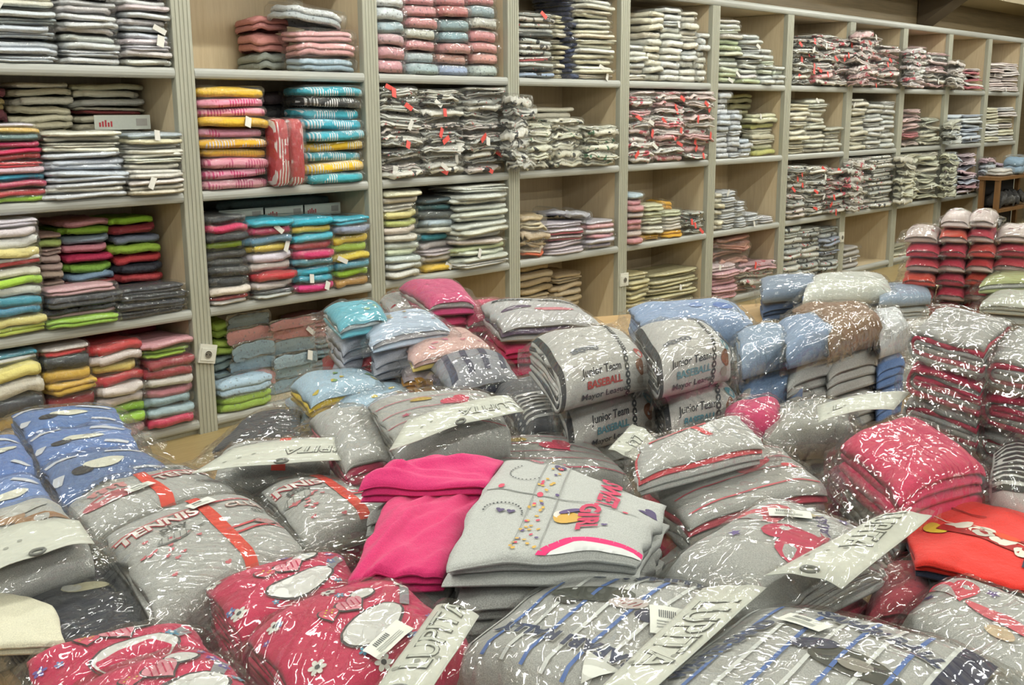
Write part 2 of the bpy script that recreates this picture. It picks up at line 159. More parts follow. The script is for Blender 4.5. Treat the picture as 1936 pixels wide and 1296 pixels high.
    (10.578, 11.043, 1.075, 1.364, 8, 'fold', ['#c4c4bc', '#bcc4cc', '#c4c8c8'], 'plain', 0.0, 'folded cotton top', 9, 'B'),
    (11.016, 11.525, 1.075, 1.362, 8, 'fold', ['#b4bcc8', '#bcc4cc', '#c4c8c8'], 'plain', -0.01, 'folded cotton top', 9, 'B'),
    (10.557, 10.974, 0.566, 1.001, 9, 'crum', ['#c4a8b0', '#b8c0c8', '#c8b8bc', '#c4ccc8'], 'plain', -0.02, 'folded cotton top', 9, 'C'),
    (10.946, 11.456, 0.566, 0.977, 9, 'crum', ['#c4a4a8', '#b8bcc8', '#c8b8bc', '#c8a0a4'], 'plain', -0.03, 'folded cotton top', 9, 'C'),
    (11.605, 12.042, 1.593, 1.882, 6, 'puff', ['#d4ccc8', '#d0c4c0', '#c8b8b4'], 'plain', -0.02, 'folded cotton top', 10, 'A'),
    (12.043, 12.588, 1.593, 1.896, 6, 'puff', ['#d4ccc8', '#d0c8c4', '#c8bcb8'], 'plain', -0.02, 'folded cotton top', 10, 'A'),
    (11.591, 12.062, 1.075, 1.435, 6, 'puff', ['#d8d8d4', '#c4c0a8', '#c8a8a8', '#ccccc8'], 'plain', -0.01, 'folded cotton top', 10, 'B'),
    (12.062, 12.612, 1.075, 1.435, 6, 'puff', ['#c8c8c8', '#c4c0a8', '#c8c0bc', '#ccccc8'], 'plain', -0.01, 'folded cotton top', 10, 'B'),
    (11.567, 11.913, 0.566, 0.885, 6, 'crum', ['#b8c0c4', '#b0b8bc', '#c0bcc4'], 'plain', -0.02, 'folded cotton top', 10, 'C'),
    (11.856, 12.236, 0.566, 0.852, 6, 'crum', ['#c0b0c4', '#b8a8b8', '#c4b8c4'], 'plain', -0.04, 'folded cotton top', 10, 'C'),
]
PLACE = {
    'tennis_front': [(0.643, 1.269, 0.765), (0.911, 1.276, 0.765), (0.991, 1.597, 0.765), (0.723, 1.58, 0.765)],
    'tennis_rear': [(0.72, 1.621, 0.755), (1.007, 1.623, 0.755), (1.001, 1.833, 0.755), (0.767, 1.834, 0.755)],
    'tennis_third': [(0.95, 1.354, 0.745), (1.134, 1.349, 0.745), (1.185, 1.569, 0.745), (1.036, 1.608, 0.745)],
    'blue_a': [(0.738, 1.764, 0.765), (0.964, 1.761, 0.765), (0.98, 1.942, 0.765), (0.799, 1.983, 0.765)],
    'blue_b': [(0.793, 1.97, 0.765), (0.985, 1.947, 0.765), (1.044, 2.111, 0.765), (0.859, 2.187, 0.765)],
    'blue_c': [(0.851, 2.179, 0.765), (1.045, 2.109, 0.765), (1.105, 2.291, 0.765), (0.913, 2.397, 0.765)],
    'blue_d': [(0.55, 1.674, 0.765), (0.716, 1.711, 0.765), (0.777, 1.932, 0.765), (0.647, 1.937, 0.765)],
    'blue_e': [(0.647, 1.937, 0.765), (0.778, 1.94, 0.765), (0.862, 2.219, 0.765), (0.754, 2.227, 0.765)],
    'beige': [(0.478, 1.455, 0.79), (0.661, 1.475, 0.79), (0.714, 1.706, 0.79), (0.57, 1.721, 0.79)],
    'beige_card': [(0.477, 1.415, 0.795), (0.646, 1.438, 0.79), (0.663, 1.52, 0.798), (0.53, 1.561, 0.798)],
    'navy_bag': [(0.494, 1.308, 0.725), (0.651, 1.289, 0.725), (0.712, 1.522, 0.725), (0.53, 1.572, 0.725)],
    'cream_top': [(0.439, 1.324, 0.755), (0.517, 1.259, 0.755), (0.559, 1.393, 0.755), (0.501, 1.506, 0.755)],
    'pink_a': [(0.675, 1.109, 0.765), (0.871, 1.093, 0.765), (0.933, 1.242, 0.765), (0.726, 1.287, 0.765)],
    'pink_b': [(0.596, 0.856, 0.79), (0.847, 0.857, 0.79), (0.903, 1.093, 0.79), (0.663, 1.08, 0.79)],
    'pink_c': [(0.445, 1.159, 0.755), (0.641, 1.104, 0.755), (0.659, 1.219, 0.755), (0.471, 1.275, 0.755)],
    'pink_d': [(0.41, 0.931, 0.785), (0.589, 0.908, 0.785), (0.62, 1.086, 0.785), (0.453, 1.119, 0.785)],
    'stripe_a': [(0.811, 0.871, 0.785), (0.829, 0.615, 0.785), (1.163, 0.666, 0.785), (1.096, 0.92, 0.785)],
    'stripe_card': [(0.777, 0.634, 0.8), (0.791, 0.59, 0.8), (1.126, 0.627, 0.81), (1.072, 0.685, 0.81)],
    'stripe_b': [(0.769, 0.604, 0.81), (0.84, 0.335, 0.81), (1.181, 0.356, 0.81), (1.124, 0.644, 0.81)],
    'hearts': [(1.157, 0.814, 0.815), (1.135, 0.632, 0.815), (1.437, 0.602, 0.815), (1.469, 0.836, 0.815)],
    'hearts_card': [(1.133, 0.635, 0.822), (1.161, 0.545, 0.822), (1.475, 0.563, 0.822), (1.394, 0.622, 0.822)],
    'hearts_under': [(1.268, 0.921, 0.715), (1.262, 0.71, 0.715), (1.389, 0.73, 0.715), (1.418, 0.95, 0.715)],
    'pinkgray': [(1.269, 0.524, 0.765), (1.187, 0.324, 0.765), (1.448, 0.374, 0.765), (1.45, 0.528, 0.765)],
    'red_shirt': [(1.449, 0.573, 0.765), (1.482, 0.397, 0.765), (1.775, 0.487, 0.765), (1.745, 0.737, 0.765)],
    'coral_top': [(1.303, 0.96, 0.85), (1.588, 0.897, 0.85), (1.718, 1.029, 0.85), (1.413, 1.047, 0.85)],
    'coral_low': [(1.329, 0.882, 0.79), (1.626, 0.794, 0.79), (1.8, 0.995, 0.79), (1.438, 1.065, 0.79)],
    'coral_card': [(1.465, 1.145, 0.8), (1.434, 1.046, 0.8), (1.575, 1.119, 0.8), (1.624, 1.211, 0.8)],
    'fuchsia': [(1.537, 0.636, 0.845), (1.772, 0.592, 0.845), (1.968, 0.794, 0.845), (1.736, 0.84, 0.845)],
    'fuchsia_card': [(1.76, 0.89, 0.835), (1.937, 0.827, 0.835), (2.084, 0.859, 0.835), (1.864, 0.948, 0.835)],
    'magenta': [(1.694, 0.788, 0.74), (1.874, 0.713, 0.74), (1.989, 0.844, 0.74), (1.839, 0.912, 0.74)],
    'film_bag': [(1.825, 1.044, 0.78), (1.985, 0.921, 0.78), (2.206, 1.053, 0.78), (2.021, 1.158, 0.78)],
    'film_pink': [(1.781, 1.102, 0.8), (1.91, 1.046, 0.8), (2.044, 1.134, 0.8), (1.914, 1.185, 0.8)],
    'zebra': [(1.759, 0.583, 0.8), (1.749, 0.482, 0.8), (2.096, 0.589, 0.8), (1.99, 0.657, 0.8)],
    'gray_pink': [(1.203, 1.426, 0.83), (1.438, 1.356, 0.83), (1.609, 1.585, 0.83), (1.361, 1.701, 0.83)],
    'gray_pink_card': [(1.126, 1.349, 0.835), (1.46, 1.344, 0.835), (1.484, 1.41, 0.85), (1.235, 1.425, 0.85)],
    'gray_pink_end': [(1.142, 1.495, 0.79), (1.24, 1.481, 0.79), (1.442, 1.799, 0.79), (1.292, 1.811, 0.79)],
    'gray_card_pack': [(1.003, 1.724, 0.745), (1.228, 1.607, 0.745), (1.314, 1.762, 0.745), (1.127, 1.876, 0.745)],
    'gray_card': [(0.942, 1.678, 0.765), (1.198, 1.502, 0.765), (1.269, 1.592, 0.775), (1.058, 1.726, 0.775)],
    'navy_stack': [(1.199, 2.052, 0.68), (1.39, 1.984, 0.68), (1.552, 2.192, 0.68), (1.423, 2.238, 0.68)],
    'gray_mid': [(1.341, 1.372, 0.745), (1.546, 1.145, 0.745), (1.681, 1.37, 0.745), (1.496, 1.56, 0.745)],
    'trouser_a': [(1.015, 1.301, 0.825), (1.161, 1.14, 0.825), (1.285, 1.229, 0.825), (1.13, 1.348, 0.825)],
    'trouser_b': [(0.82, 1.084, 0.8), (0.925, 1.002, 0.8), (1.187, 1.178, 0.8), (1.063, 1.278, 0.8)],
    'shirt': [(0.894, 0.976, 0.83), (1.087, 0.79, 0.83), (1.282, 0.875, 0.83), (1.306, 1.249, 0.83)],
    'shirt_under': [(0.988, 1.057, 0.745), (1.045, 0.955, 0.745), (1.15, 1.007, 0.745), (1.078, 1.117, 0.745)],
    'roll_tl': [(1.51, 1.296, 0.925), (1.785, 1.29, 0.925), (1.968, 1.496, 0.925), (1.747, 1.594, 0.925)],
    'roll_tr': [(1.715, 1.217, 0.925), (1.962, 1.197, 0.925), (2.166, 1.393, 0.925), (1.991, 1.49, 0.925)],
    'roll_bl': [(1.584, 1.339, 0.81), (1.85, 1.307, 0.81), (2.003, 1.481, 0.81), (1.79, 1.601, 0.81)],
    'roll_br': [(1.779, 1.242, 0.81), (1.993, 1.201, 0.81), (2.149, 1.349, 0.81), (1.98, 1.441, 0.81)],
    'sky_top': [(2.111, 1.547, 0.885), (2.417, 1.415, 0.885), (2.643, 1.614, 0.885), (2.398, 1.814, 0.885)],
    'blue_g1': [(2.016, 1.213, 0.885), (2.249, 1.193, 0.885), (2.424, 1.339, 0.885), (2.26, 1.377, 0.885)],
    'blue_g2': [(2.12, 1.156, 0.9), (2.365, 1.139, 0.9), (2.551, 1.275, 0.9), (2.382, 1.331, 0.9)],
    'brown_g': [(2.269, 1.131, 0.905), (2.531, 1.118, 0.905), (2.739, 1.264, 0.905), (2.545, 1.385, 0.905)],
    'blue_g3': [(2.031, 1.218, 0.8), (2.213, 1.162, 0.8), (2.368, 1.289, 0.8), (2.206, 1.333, 0.8)],
    'gray_g4': [(2.321, 1.208, 0.82), (2.622, 1.167, 0.82), (2.878, 1.324, 0.82), (2.578, 1.376, 0.82)],
    'gray_g5': [(2.45, 1.172, 0.75), (2.628, 1.161, 0.75), (2.817, 1.291, 0.75), (2.677, 1.315, 0.75)],
    'white_g': [(2.478, 1.105, 0.88), (2.646, 1.102, 0.88), (2.837, 1.217, 0.88), (2.719, 1.253, 0.88)],
    'brown_g2': [(2.557, 1.142, 0.79), (2.703, 1.13, 0.79), (2.862, 1.222, 0.79), (2.737, 1.255, 0.79)],
    'back_navy': [(3.505, 2.029, 0.76), (3.768, 1.921, 0.76), (4.012, 2.072, 0.76), (3.783, 2.204, 0.76)],
    'back_white': [(3.51, 1.871, 0.77), (3.843, 1.674, 0.77), (4.175, 1.866, 0.77), (3.928, 2.063, 0.77)],
    'back_blue': [(3.751, 1.691, 0.74), (3.964, 1.573, 0.74), (4.194, 1.709, 0.74), (4.06, 1.823, 0.74)],
    'aqua_top': [(1.677, 2.193, 0.88), (1.848, 2.196, 0.88), (1.987, 2.407, 0.88), (1.819, 2.461, 0.88)],
    'lightblue_top': [(1.71, 2.108, 0.85), (1.987, 2.102, 0.85), (2.095, 2.298, 0.85), (1.864, 2.341, 0.85)],
    'cat_white': [(1.777, 2.363, 0.8), (1.832, 2.214, 0.8), (2.055, 2.431, 0.8), (1.94, 2.615, 0.8)],
    'peach': [(1.765, 2.01, 0.8), (2.03, 1.988, 0.8), (2.17, 2.221, 0.8), (1.943, 2.288, 0.8)],
    'orange_a': [(1.777, 2.066, 0.745), (1.838, 1.952, 0.745), (2.065, 2.127, 0.745), (1.992, 2.341, 0.745)],
    'red_a': [(1.757, 2.224, 0.77), (1.808, 2.127, 0.77), (2.007, 2.348, 0.77), (1.933, 2.456, 0.77)],
    'red_b': [(1.768, 2.393, 0.71), (1.89, 2.334, 0.71), (2.003, 2.497, 0.71), (1.881, 2.556, 0.71)],
    'yellow_a': [(1.5, 2.088, 0.745), (1.713, 2.034, 0.745), (1.793, 2.214, 0.745), (1.569, 2.283, 0.745)],
    'yellow_b': [(1.515, 1.996, 0.715), (1.726, 1.93, 0.715), (1.836, 2.115, 0.715), (1.606, 2.201, 0.715)],
    'yellow_c': [(1.49, 2.135, 0.665), (1.666, 2.085, 0.665), (1.758, 2.266, 0.665), (1.614, 2.367, 0.665)],
    'navy_gray': [(1.685, 1.789, 0.79), (1.884, 1.745, 0.79), (2.059, 1.975, 0.79), (1.846, 2.044, 0.79)],
    'pink_back': [(2.171, 2.393, 0.86), (2.308, 2.325, 0.86), (2.51, 2.604, 0.86), (2.354, 2.75, 0.86)],
    'pink_back_low': [(2.267, 2.32, 0.8), (2.407, 2.229, 0.8), (2.576, 2.445, 0.8), (2.419, 2.562, 0.8)],
    'purple_back': [(2.126, 2.049, 0.84), (2.353, 1.863, 0.84), (2.557, 2.131, 0.84), (2.351, 2.369, 0.84)],
    'white_red_back': [(2.219, 2.636, 0.8), (2.328, 2.541, 0.8), (2.489, 2.77, 0.8), (2.364, 2.862, 0.8)],
    'rose_l0': [(2.134, 0.893, 0.965), (2.046, 0.708, 0.965), (2.395, 0.776, 0.965), (2.472, 0.967, 0.965)],
    'rose_r0': [(2.083, 0.72, 0.945), (2.015, 0.534, 0.945), (2.369, 0.625, 0.945), (2.446, 0.786, 0.945)],
    'rose_l1': [(2.134, 0.893, 0.89), (2.046, 0.708, 0.89), (2.395, 0.776, 0.89), (2.472, 0.967, 0.89)],
    'rose_r1': [(2.083, 0.72, 0.87), (2.015, 0.534, 0.87), (2.369, 0.625, 0.87), (2.446, 0.786, 0.87)],
    'rose_l2': [(2.134, 0.893, 0.815), (2.046, 0.708, 0.815), (2.395, 0.776, 0.815), (2.472, 0.967, 0.815)],
    'rose_r2': [(2.083, 0.72, 0.795), (2.015, 0.534, 0.795), (2.369, 0.625, 0.795), (2.446, 0.786, 0.795)],
    'rose_l3': [(2.134, 0.893, 0.74), (2.046, 0.708, 0.74), (2.395, 0.776, 0.74), (2.472, 0.967, 0.74)],
    'rose_r3': [(2.083, 0.72, 0.72), (2.015, 0.534, 0.72), (2.369, 0.625, 0.72), (2.446, 0.786, 0.72)],
    'lime_pack': [(4.012, 1.431, 0.8), (4.212, 1.238, 0.8), (4.54, 1.339, 0.8), (4.35, 1.515, 0.8)],
    'clear_pack': [(3.785, 1.344, 0.76), (3.838, 1.119, 0.76), (4.155, 1.217, 0.76), (4.082, 1.396, 0.76)],
    'red_col0': [(4.009, 1.711, 0.72), (4.043, 1.594, 0.72), (4.313, 1.686, 0.72), (4.269, 1.803, 0.72)],
    'red_col1': [(4.09, 1.617, 0.72), (4.11, 1.516, 0.72), (4.384, 1.603, 0.72), (4.354, 1.703, 0.72)],
    'red_col2': [(4.158, 1.538, 0.72), (4.175, 1.441, 0.72), (4.452, 1.524, 0.72), (4.426, 1.619, 0.72)],
    'red_col3': [(4.225, 1.459, 0.72), (4.262, 1.34, 0.72), (4.544, 1.416, 0.72), (4.497, 1.536, 0.72)],
    'zebra_end': [(1.561, 1.447, 0.77), (1.679, 1.404, 0.77), (1.973, 1.729, 0.77), (1.836, 1.799, 0.77)],
    'clear_red': [(1.337, 0.597, 0.725), (1.425, 0.537, 0.725), (1.589, 0.58, 0.725), (1.533, 0.656, 0.725)],
    'pink_card': [(0.625, 0.8, 0.8), (0.665, 0.756, 0.8), (0.822, 0.831, 0.815), (0.807, 0.888, 0.815)],
}
POST_X = [1.4421, 2.4516, 3.4611, 4.4706, 5.48, 6.4895, 7.499, 8.5085, 9.518, 10.5275, 11.5369, 12.5464]

RNG = random.Random(7)

# ------------------------------------------------------------------ helpers
def lin(h):
    h = h.lstrip('#'); v = [int(h[i:i + 2], 16) / 255 for i in (0, 2, 4)]
    return tuple(c / 12.92 if c <= 0.04045 else ((c + 0.055) / 1.055) ** 2.4 for c in v)

def link(o, parent=None):
    COL.objects.link(o)
    if parent is not None: o.parent = parent
    return o

def mesh_obj(name, verts, faces, mats, parent=None, mi=None, smooth=True, loc=None):
    me = bpy.data.meshes.new(name)
    if loc is not None: verts = [(x - loc[0], y - loc[1], z - loc[2]) for x, y, z in verts]
    me.from_pydata(verts, [], faces)
    for m in (mats if isinstance(mats, (list, tuple)) else [mats]): me.materials.append(m)
    if mi is not None: me.polygons.foreach_set('material_index', mi)
    if smooth: me.polygons.foreach_set('use_smooth', [True] * len(me.polygons))
    me.update()
    return link(bpy.data.objects.new(name, me), parent)

def empty(name, loc, label, cat, group=None):
    o = bpy.data.objects.new(name, None); o.location = loc; o.empty_display_size = 0.05; link(o)
    tag(o, label, cat, group); return o

def tag(o, label, cat, group=None):
    o['label'] = label; o['category'] = cat
    if group: o['group'] = group
    return o

class MB:
    def __init__(s): s.v = []; s.f = []; s.m = []
    def box(s, x0, x1, y0, y1, z0, z1, mi=0):
        b = len(s.v)
        s.v += [(x0, y0, z0), (x1, y0, z0), (x1, y1, z0), (x0, y1, z0), (x0, y0, z1), (x1, y0, z1), (x1, y1, z1), (x0, y1, z1)]
        for q in ((0, 3, 2, 1), (4, 5, 6, 7), (0, 1, 5, 4), (1, 2, 6, 5), (2, 3, 7, 6), (3, 0, 4, 7)):
            s.f.append(tuple(b + i for i in q)); s.m.append(mi)
    def sweep(s, prof, p0, p1, axis, mi=0):
        """closed profile [(a,b)] extruded along axis 'x' (a=y,b=z) or 'z' (a=x,b=y)"""
        b = len(s.v); n = len(prof)
        for t in (p0, p1):
            for a, c in prof: s.v.append((t, a, c) if axis == 'x' else (a, c, t))
        for i in range(n):
            j = (i + 1) % n
            s.f.append((b + i, b + j, b + n + j, b + n + i)); s.m.append(mi)
        s.f.append(tuple(b + i for i in range(n))[::-1]); s.m.append(mi)
        s.f.append(tuple(b + n + i for i in range(n))); s.m.append(mi)
    def build(s, name, mats, parent=None, smooth=False, loc=None):
        return mesh_obj(name, s.v, s.f, mats, parent, s.m, smooth, loc)

# ------------------------------------------------------------------ materials
def newmat(name):
    m = bpy.data.materials.new(name); m.use_nodes = True
    nt = m.node_tree; return m, nt, nt.nodes['Principled BSDF']

def N(nt, kind, **kw):
    n = nt.nodes.new(kind)
    for k, v in kw.items(): setattr(n, k, v)
    return n

def set_in(n, **kw):
    for k, v in kw.items(): n.inputs[k.replace('_', ' ')].default_value = v

def noise_node(nt, scale, detail=3, rough=0.55, vec=None):
    n = N(nt, 'ShaderNodeTexNoise'); n.inputs['Scale'].default_value = scale
    n.inputs['Detail'].default_value = detail; n.inputs['Roughness'].default_value = rough
    if vec is not None: nt.links.new(vec, n.inputs['Vector'])
    return n

def position(nt): return N(nt, 'ShaderNodeNewGeometry').outputs['Position']

def bump(nt, height, strength, dist):
    b = N(nt, 'ShaderNodeBump'); b.inputs['Strength'].default_value = strength; b.inputs['Distance'].default_value = dist
    nt.links.new(height, b.inputs['Height']); return b.outputs['Normal']

def mixc(nt, fac, a, b):
    m = N(nt, 'ShaderNodeMix', data_type='RGBA')
    for sock, val in ((m.inputs[0], fac), (m.inputs[6], a), (m.inputs[7], b)):
        if hasattr(val, 'is_linked') or hasattr(val, 'links'): nt.links.new(val, sock)
        elif isinstance(val, (int, float)): sock.default_value = val
        else: sock.default_value = (*val[:3], 1)
    return m.outputs[2]

def ramp(nt, src, p0, p1):
    r = N(nt, 'ShaderNodeMapRange'); r.inputs[1].default_value = p0; r.inputs[2].default_value = p1
    nt.links.new(src, r.inputs[0]); return r.outputs[0]

def math_node(nt, op, a, b=0.0):
    m = N(nt, 'ShaderNodeMath', operation=op)
    for i, v in enumerate((a, b)):
        if isinstance(v, (int, float)): m.inputs[i].default_value = v
        else: nt.links.new(v, m.inputs[i])
    return m.outputs[0]

_cloth = {}
def cloth(hexcol, heather=0.0):
    key = (hexcol, heather)
    if key in _cloth: return _cloth[key]
    m, nt, b = newmat('cotton_' + hexcol.lstrip('#'))
    pos = position(nt); c = lin(hexcol)
    f = noise_node(nt, 650, 2, 0.6, pos)
    lo = tuple(x * (0.80 - heather * 0.5) for x in c); hi = tuple(min(1, x * (1.10 + heather * 0.35)) for x in c)
    nt.links.new(mixc(nt, ramp(nt, f.outputs['Fac'], 0.3, 0.7), lo, hi), b.inputs['Base Color'])
    set_in(b, Roughness=0.85); b.inputs['Sheen Weight'].default_value = 0.15
    g = noise_node(nt, 60, 3, 0.6, pos)
    h = math_node(nt, 'ADD', g.outputs['Fac'], math_node(nt, 'MULTIPLY', f.outputs['Fac'], 0.25))
    nt.links.new(bump(nt, h, 0.5, 0.004), b.inputs['Normal'])
    _cloth[key] = m; return m

_plain = {}
def plain(name, hexcol, rough=0.6, metallic=0.0, spec=0.5):
    key = (name, hexcol)
    if key in _plain: return _plain[key]
    m, nt, b = newmat(name); set_in(b, Base_Color=(*lin(hexcol), 1), Roughness=rough, Metallic=metallic)
    b.inputs['Specular IOR Level'].default_value = spec
    n = noise_node(nt, 90, 2, 0.5, position(nt))
    nt.links.new(mixc(nt, n.outputs['Fac'], tuple(x * 0.92 for x in lin(hexcol)), tuple(min(1, x * 1.06) for x in lin(hexcol))), b.inputs['Base Color'])
    _plain[key] = m; return m

def ink(hexcol): return plain('print_ink_' + hexcol.lstrip('#'), hexcol, 0.7)

def make_film(name, gain, cap):
    m, nt, b = newmat(name); nt.nodes.remove(b)
    out = nt.nodes['Material Output']; pos = position(nt); oi = N(nt, 'ShaderNodeObjectInfo')
    n1 = noise_node(nt, 15, 2, 0.52, pos)
    rot = N(nt, 'ShaderNodeVectorRotate', rotation_type='Z_AXIS'); nt.links.new(pos, rot.inputs['Vector'])
    nt.links.new(math_node(nt, 'MULTIPLY', oi.outputs['Random'], 6.28), rot.inputs['Angle'])
    mp = N(nt, 'ShaderNodeMapping'); mp.inputs['Scale'].default_value = (75, 8, 30); nt.links.new(rot.outputs[0], mp.inputs['Vector'])
    st = noise_node(nt, 1.0, 0, 0.4, mp.outputs[0])
    h = math_node(nt, 'MULTIPLY', n1.outputs['Fac'], 1.0)
    h = math_node(nt, 'ADD', h, math_node(nt, 'MULTIPLY', ramp(nt, st.outputs['Fac'], 0.45, 0.72), 0.26))
    nor = bump(nt, h, 0.9, 0.012)
    fr = N(nt, 'ShaderNodeFresnel'); fr.inputs['IOR'].default_value = 1.45; nt.links.new(nor, fr.inputs['Normal'])
    fac = math_node(nt, 'MINIMUM', math_node(nt, 'MULTIPLY', fr.outputs[0], gain), cap)
    tr = N(nt, 'ShaderNodeBsdfTransparent'); tr.inputs[0].default_value = (0.995, 0.995, 0.99, 1)
    gl = N(nt, 'ShaderNodeBsdfGlossy'); gl.inputs['Roughness'].default_value = 0.07; nt.links.new(nor, gl.inputs['Normal'])
    df = N(nt, 'ShaderNodeBsdfDiffuse'); df.inputs[0].default_value = (0.9, 0.92, 0.88, 1)
    m0 = N(nt, 'ShaderNodeMixShader'); m0.inputs[0].default_value = 0.02; nt.links.new(tr.outputs[0], m0.inputs[1]); nt.links.new(df.outputs[0], m0.inputs[2])
    mx = N(nt, 'ShaderNodeMixShader'); nt.links.new(fac, mx.inputs[0]); nt.links.new(m0.outputs[0], mx.inputs[1]); nt.links.new(gl.outputs[0], mx.inputs[2])
    nt.links.new(mx.outputs[0], out.inputs['Surface'])
    return m
FILM = make_film('clear_plastic_film', 1.9, 0.22)
FILM_THIN = make_film('thin_clear_film', 2.0, 0.14)

def stock_mat(name, slot, pattern):
    """wrapped shelf stock: cloth colour from the object's own colour, glossy bag film as a coat"""
    m, nt, b = newmat(name); pos = position(nt)
    oi = N(nt, 'ShaderNodeObjectInfo')
    at = N(nt, 'ShaderNodeAttribute', attribute_type='OBJECT', attribute_name='accent')
    main, acc = oi.outputs['Color'], at.outputs['Color']
    off = N(nt, 'ShaderNodeVectorMath', operation='ADD'); nt.links.new(pos, off.inputs[0])
    comb = N(nt, 'ShaderNodeCombineXYZ'); nt.links.new(math_node(nt, 'MULTIPLY', oi.outputs['Random'], 40), comb.inputs[0]); nt.links.new(comb.outputs[0], off.inputs[1])
    p = off.outputs[0]
    col = acc if slot else main
    if pattern == 'stripe':
        w = N(nt, 'ShaderNodeTexWave', wave_type='BANDS', bands_direction='X'); w.inputs['Scale'].default_value = 22; w.inputs['Distortion'].default_value = 0.6
        nt.links.new(pos, w.inputs['Vector'])
        patch = noise_node(nt, 13, 1, 0.4, p)
        fac = math_node(nt, 'MULTIPLY', ramp(nt, w.outputs['Fac'], 0.48, 0.55), ramp(nt, patch.outputs['Fac'], 0.47, 0.5))
        col = mixc(nt, fac, col, main if slot else acc)
    elif pattern == 'dots':
        v = N(nt, 'ShaderNodeTexVoronoi'); v.inputs['Scale'].default_value = 48; nt.links.new(p, v.inputs['Vector'])
        fac = math_node(nt, 'MULTIPLY', math_node(nt, 'LESS_THAN', v.outputs['Distance'], 0.24), 0.55)
        col = mixc(nt, fac, col, (0.12, 0.13, 0.16))
    elif pattern.endswith('print'):
        n1 = noise_node(nt, 17, 2, 0.5, p); n2 = noise_node(nt, 31, 2, 0.55, p)
        dark = {'bwprint': (0.03, 0.032, 0.034), 'redprint': (0.56, 0.10, 0.13), 'darkprint': (0.04, 0.045, 0.045), 'greenprint': (0.04, 0.17, 0.08)}[pattern]
        second = {'bwprint': (0.55, 0.07, 0.07), 'redprint': (0.05, 0.045, 0.05), 'darkprint': (0.05, 0.2, 0.09), 'greenprint': (0.03, 0.035, 0.035)}[pattern]
        t1 = {'bwprint': 0.60, 'redprint': 0.60, 'darkprint': 0.62, 'greenprint': 0.62}[pattern]
        col = mixc(nt, ramp(nt, n1.outputs['Fac'], t1, t1 + 0.02), col, dark)
        col = mixc(nt, ramp(nt, n2.outputs['Fac'], 0.67, 0.685), col, second)
    f = noise_node(nt, 300, 2, 0.6, pos)
    col = mixc(nt, math_node(nt, 'MULTIPLY', f.outputs['Fac'], 0.10), col, (0.3, 0.29, 0.27))
    nt.links.new(col, b.inputs['Base Color'])
    set_in(b, Roughness=0.8)
    g = noise_node(nt, 34, 3, 0.6, pos)
    nt.links.new(bump(nt, g.outputs['Fac'], 0.7, 0.012), b.inputs['Normal'])
    g2 = noise_node(nt, 38, 3, 0.6, p)
    nt.links.new(bump(nt, g2.outputs['Fac'], 1.0, 0.035), b.inputs['Coat Normal'])
    b.inputs['Coat Weight'].default_value = 0.35; b.inputs['Coat Roughness'].default_value = 0.08; b.inputs['Coat IOR'].default_value = 1.6
    return m
STOCK_MATS = {p: [stock_mat('wrapped_%s_cotton' % p, 0, p), stock_mat('wrapped_%s_lining' % p, 1, p)]
              for p in ('plain', 'stripe', 'dots', 'bwprint', 'redprint', 'darkprint', 'greenprint')}

def wood(name, c0, c1, scale=(1, 1, 9), rough=0.5):
    m, nt, b = newmat(name)
    mp = N(nt, 'ShaderNodeMapping'); mp.inputs['Scale'].default_value = scale
    nt.links.new(position(nt), mp.inputs['Vector'])
    n = noise_node(nt, 4.5, 5, 0.65, mp.outputs[0])
    nt.links.new(mixc(nt, ramp(nt, n.outputs['Fac'], 0.3, 0.7), lin(c0), lin(c1)), b.inputs['Base Color'])
    set_in(b, Roughness=rough); return m
M_BIRCH = wood('birch_laminate', '#cbb794', '#d8c6a4', (14, 14, 1.2), 0.45)
M_BIRCH_FLAT = wood('birch_shelf_laminate', '#cdb996', '#d9c8a6', (1.2, 14, 14), 0.45)
M_TRIM = wood('grey_green_trim', '#a09f8e', '#adac9c', (30, 30, 1.0), 0.45)
M_EDGE = wood('grey_edge_trim', '#a3a49d', '#b0b1aa', (1.0, 30, 30), 0.32)
M_FLOOR = wood('floor_laminate', '#988458', '#a99466', (1.2, 9, 1), 0.35)
M_BROWN = wood('brown_wall_panel', '#6a5c42', '#7e6d50', (0.6, 1, 12), 0.55)
M_SOFFIT = plain('soffit_paint', '#a69a80', 0.8)
M_CEIL = plain('ceiling_paint', '#dedcd0', 0.9)
M_RACK = wood('rack_wood', '#6e4e2c', '#7c5934', (6, 6, 1), 0.5)
M_DARK = plain('dark_recess', '#1d1a18', 0.9)
M_CARD = plain('header_card', '#cdd0c4', 0.5)
M_WHITE = plain('white_plastic', '#d9d8cc', 0.35)
M_TABLE = wood('table_laminate', '#a88a5c', '#b8986a', (1, 8, 1), 0.5)

# ------------------------------------------------------------------ room shell
def struct(name, mb, mats):
    o = mb.build(name, mats); o['kind'] = 'structure'; return o
b = MB(); b.box(-6, 18, -6, 4.8, -0.05, 0); struct('floor', b, M_FLOOR)
b = MB(); b.box(-6, 18, 4.72, 4.82, 0, CEIL); struct('wall_back', b, M_BROWN)
b = MB(); b.box(-6, 18, -6, 4.82, CEIL, CEIL + 0.06); struct('ceiling', b, M_CEIL)
b = MB(); b.box(17.9, 18, -6, 4.72, 0, CEIL); struct('wall_right', b, M_SOFFIT)
b = MB(); b.box(9.2, 17.9, 4.22, 4.72, 2.50, CEIL); o = struct('trim_1', b, M_SOFFIT)
b = MB(); b.sweep([(4.30, 2.50), (4.71, 2.50), (4.71, 2.22)], 10.95, 11.25, 'x'); struct('trim_2', b, plain('bracket_brown', '#4e4231', 0.6))

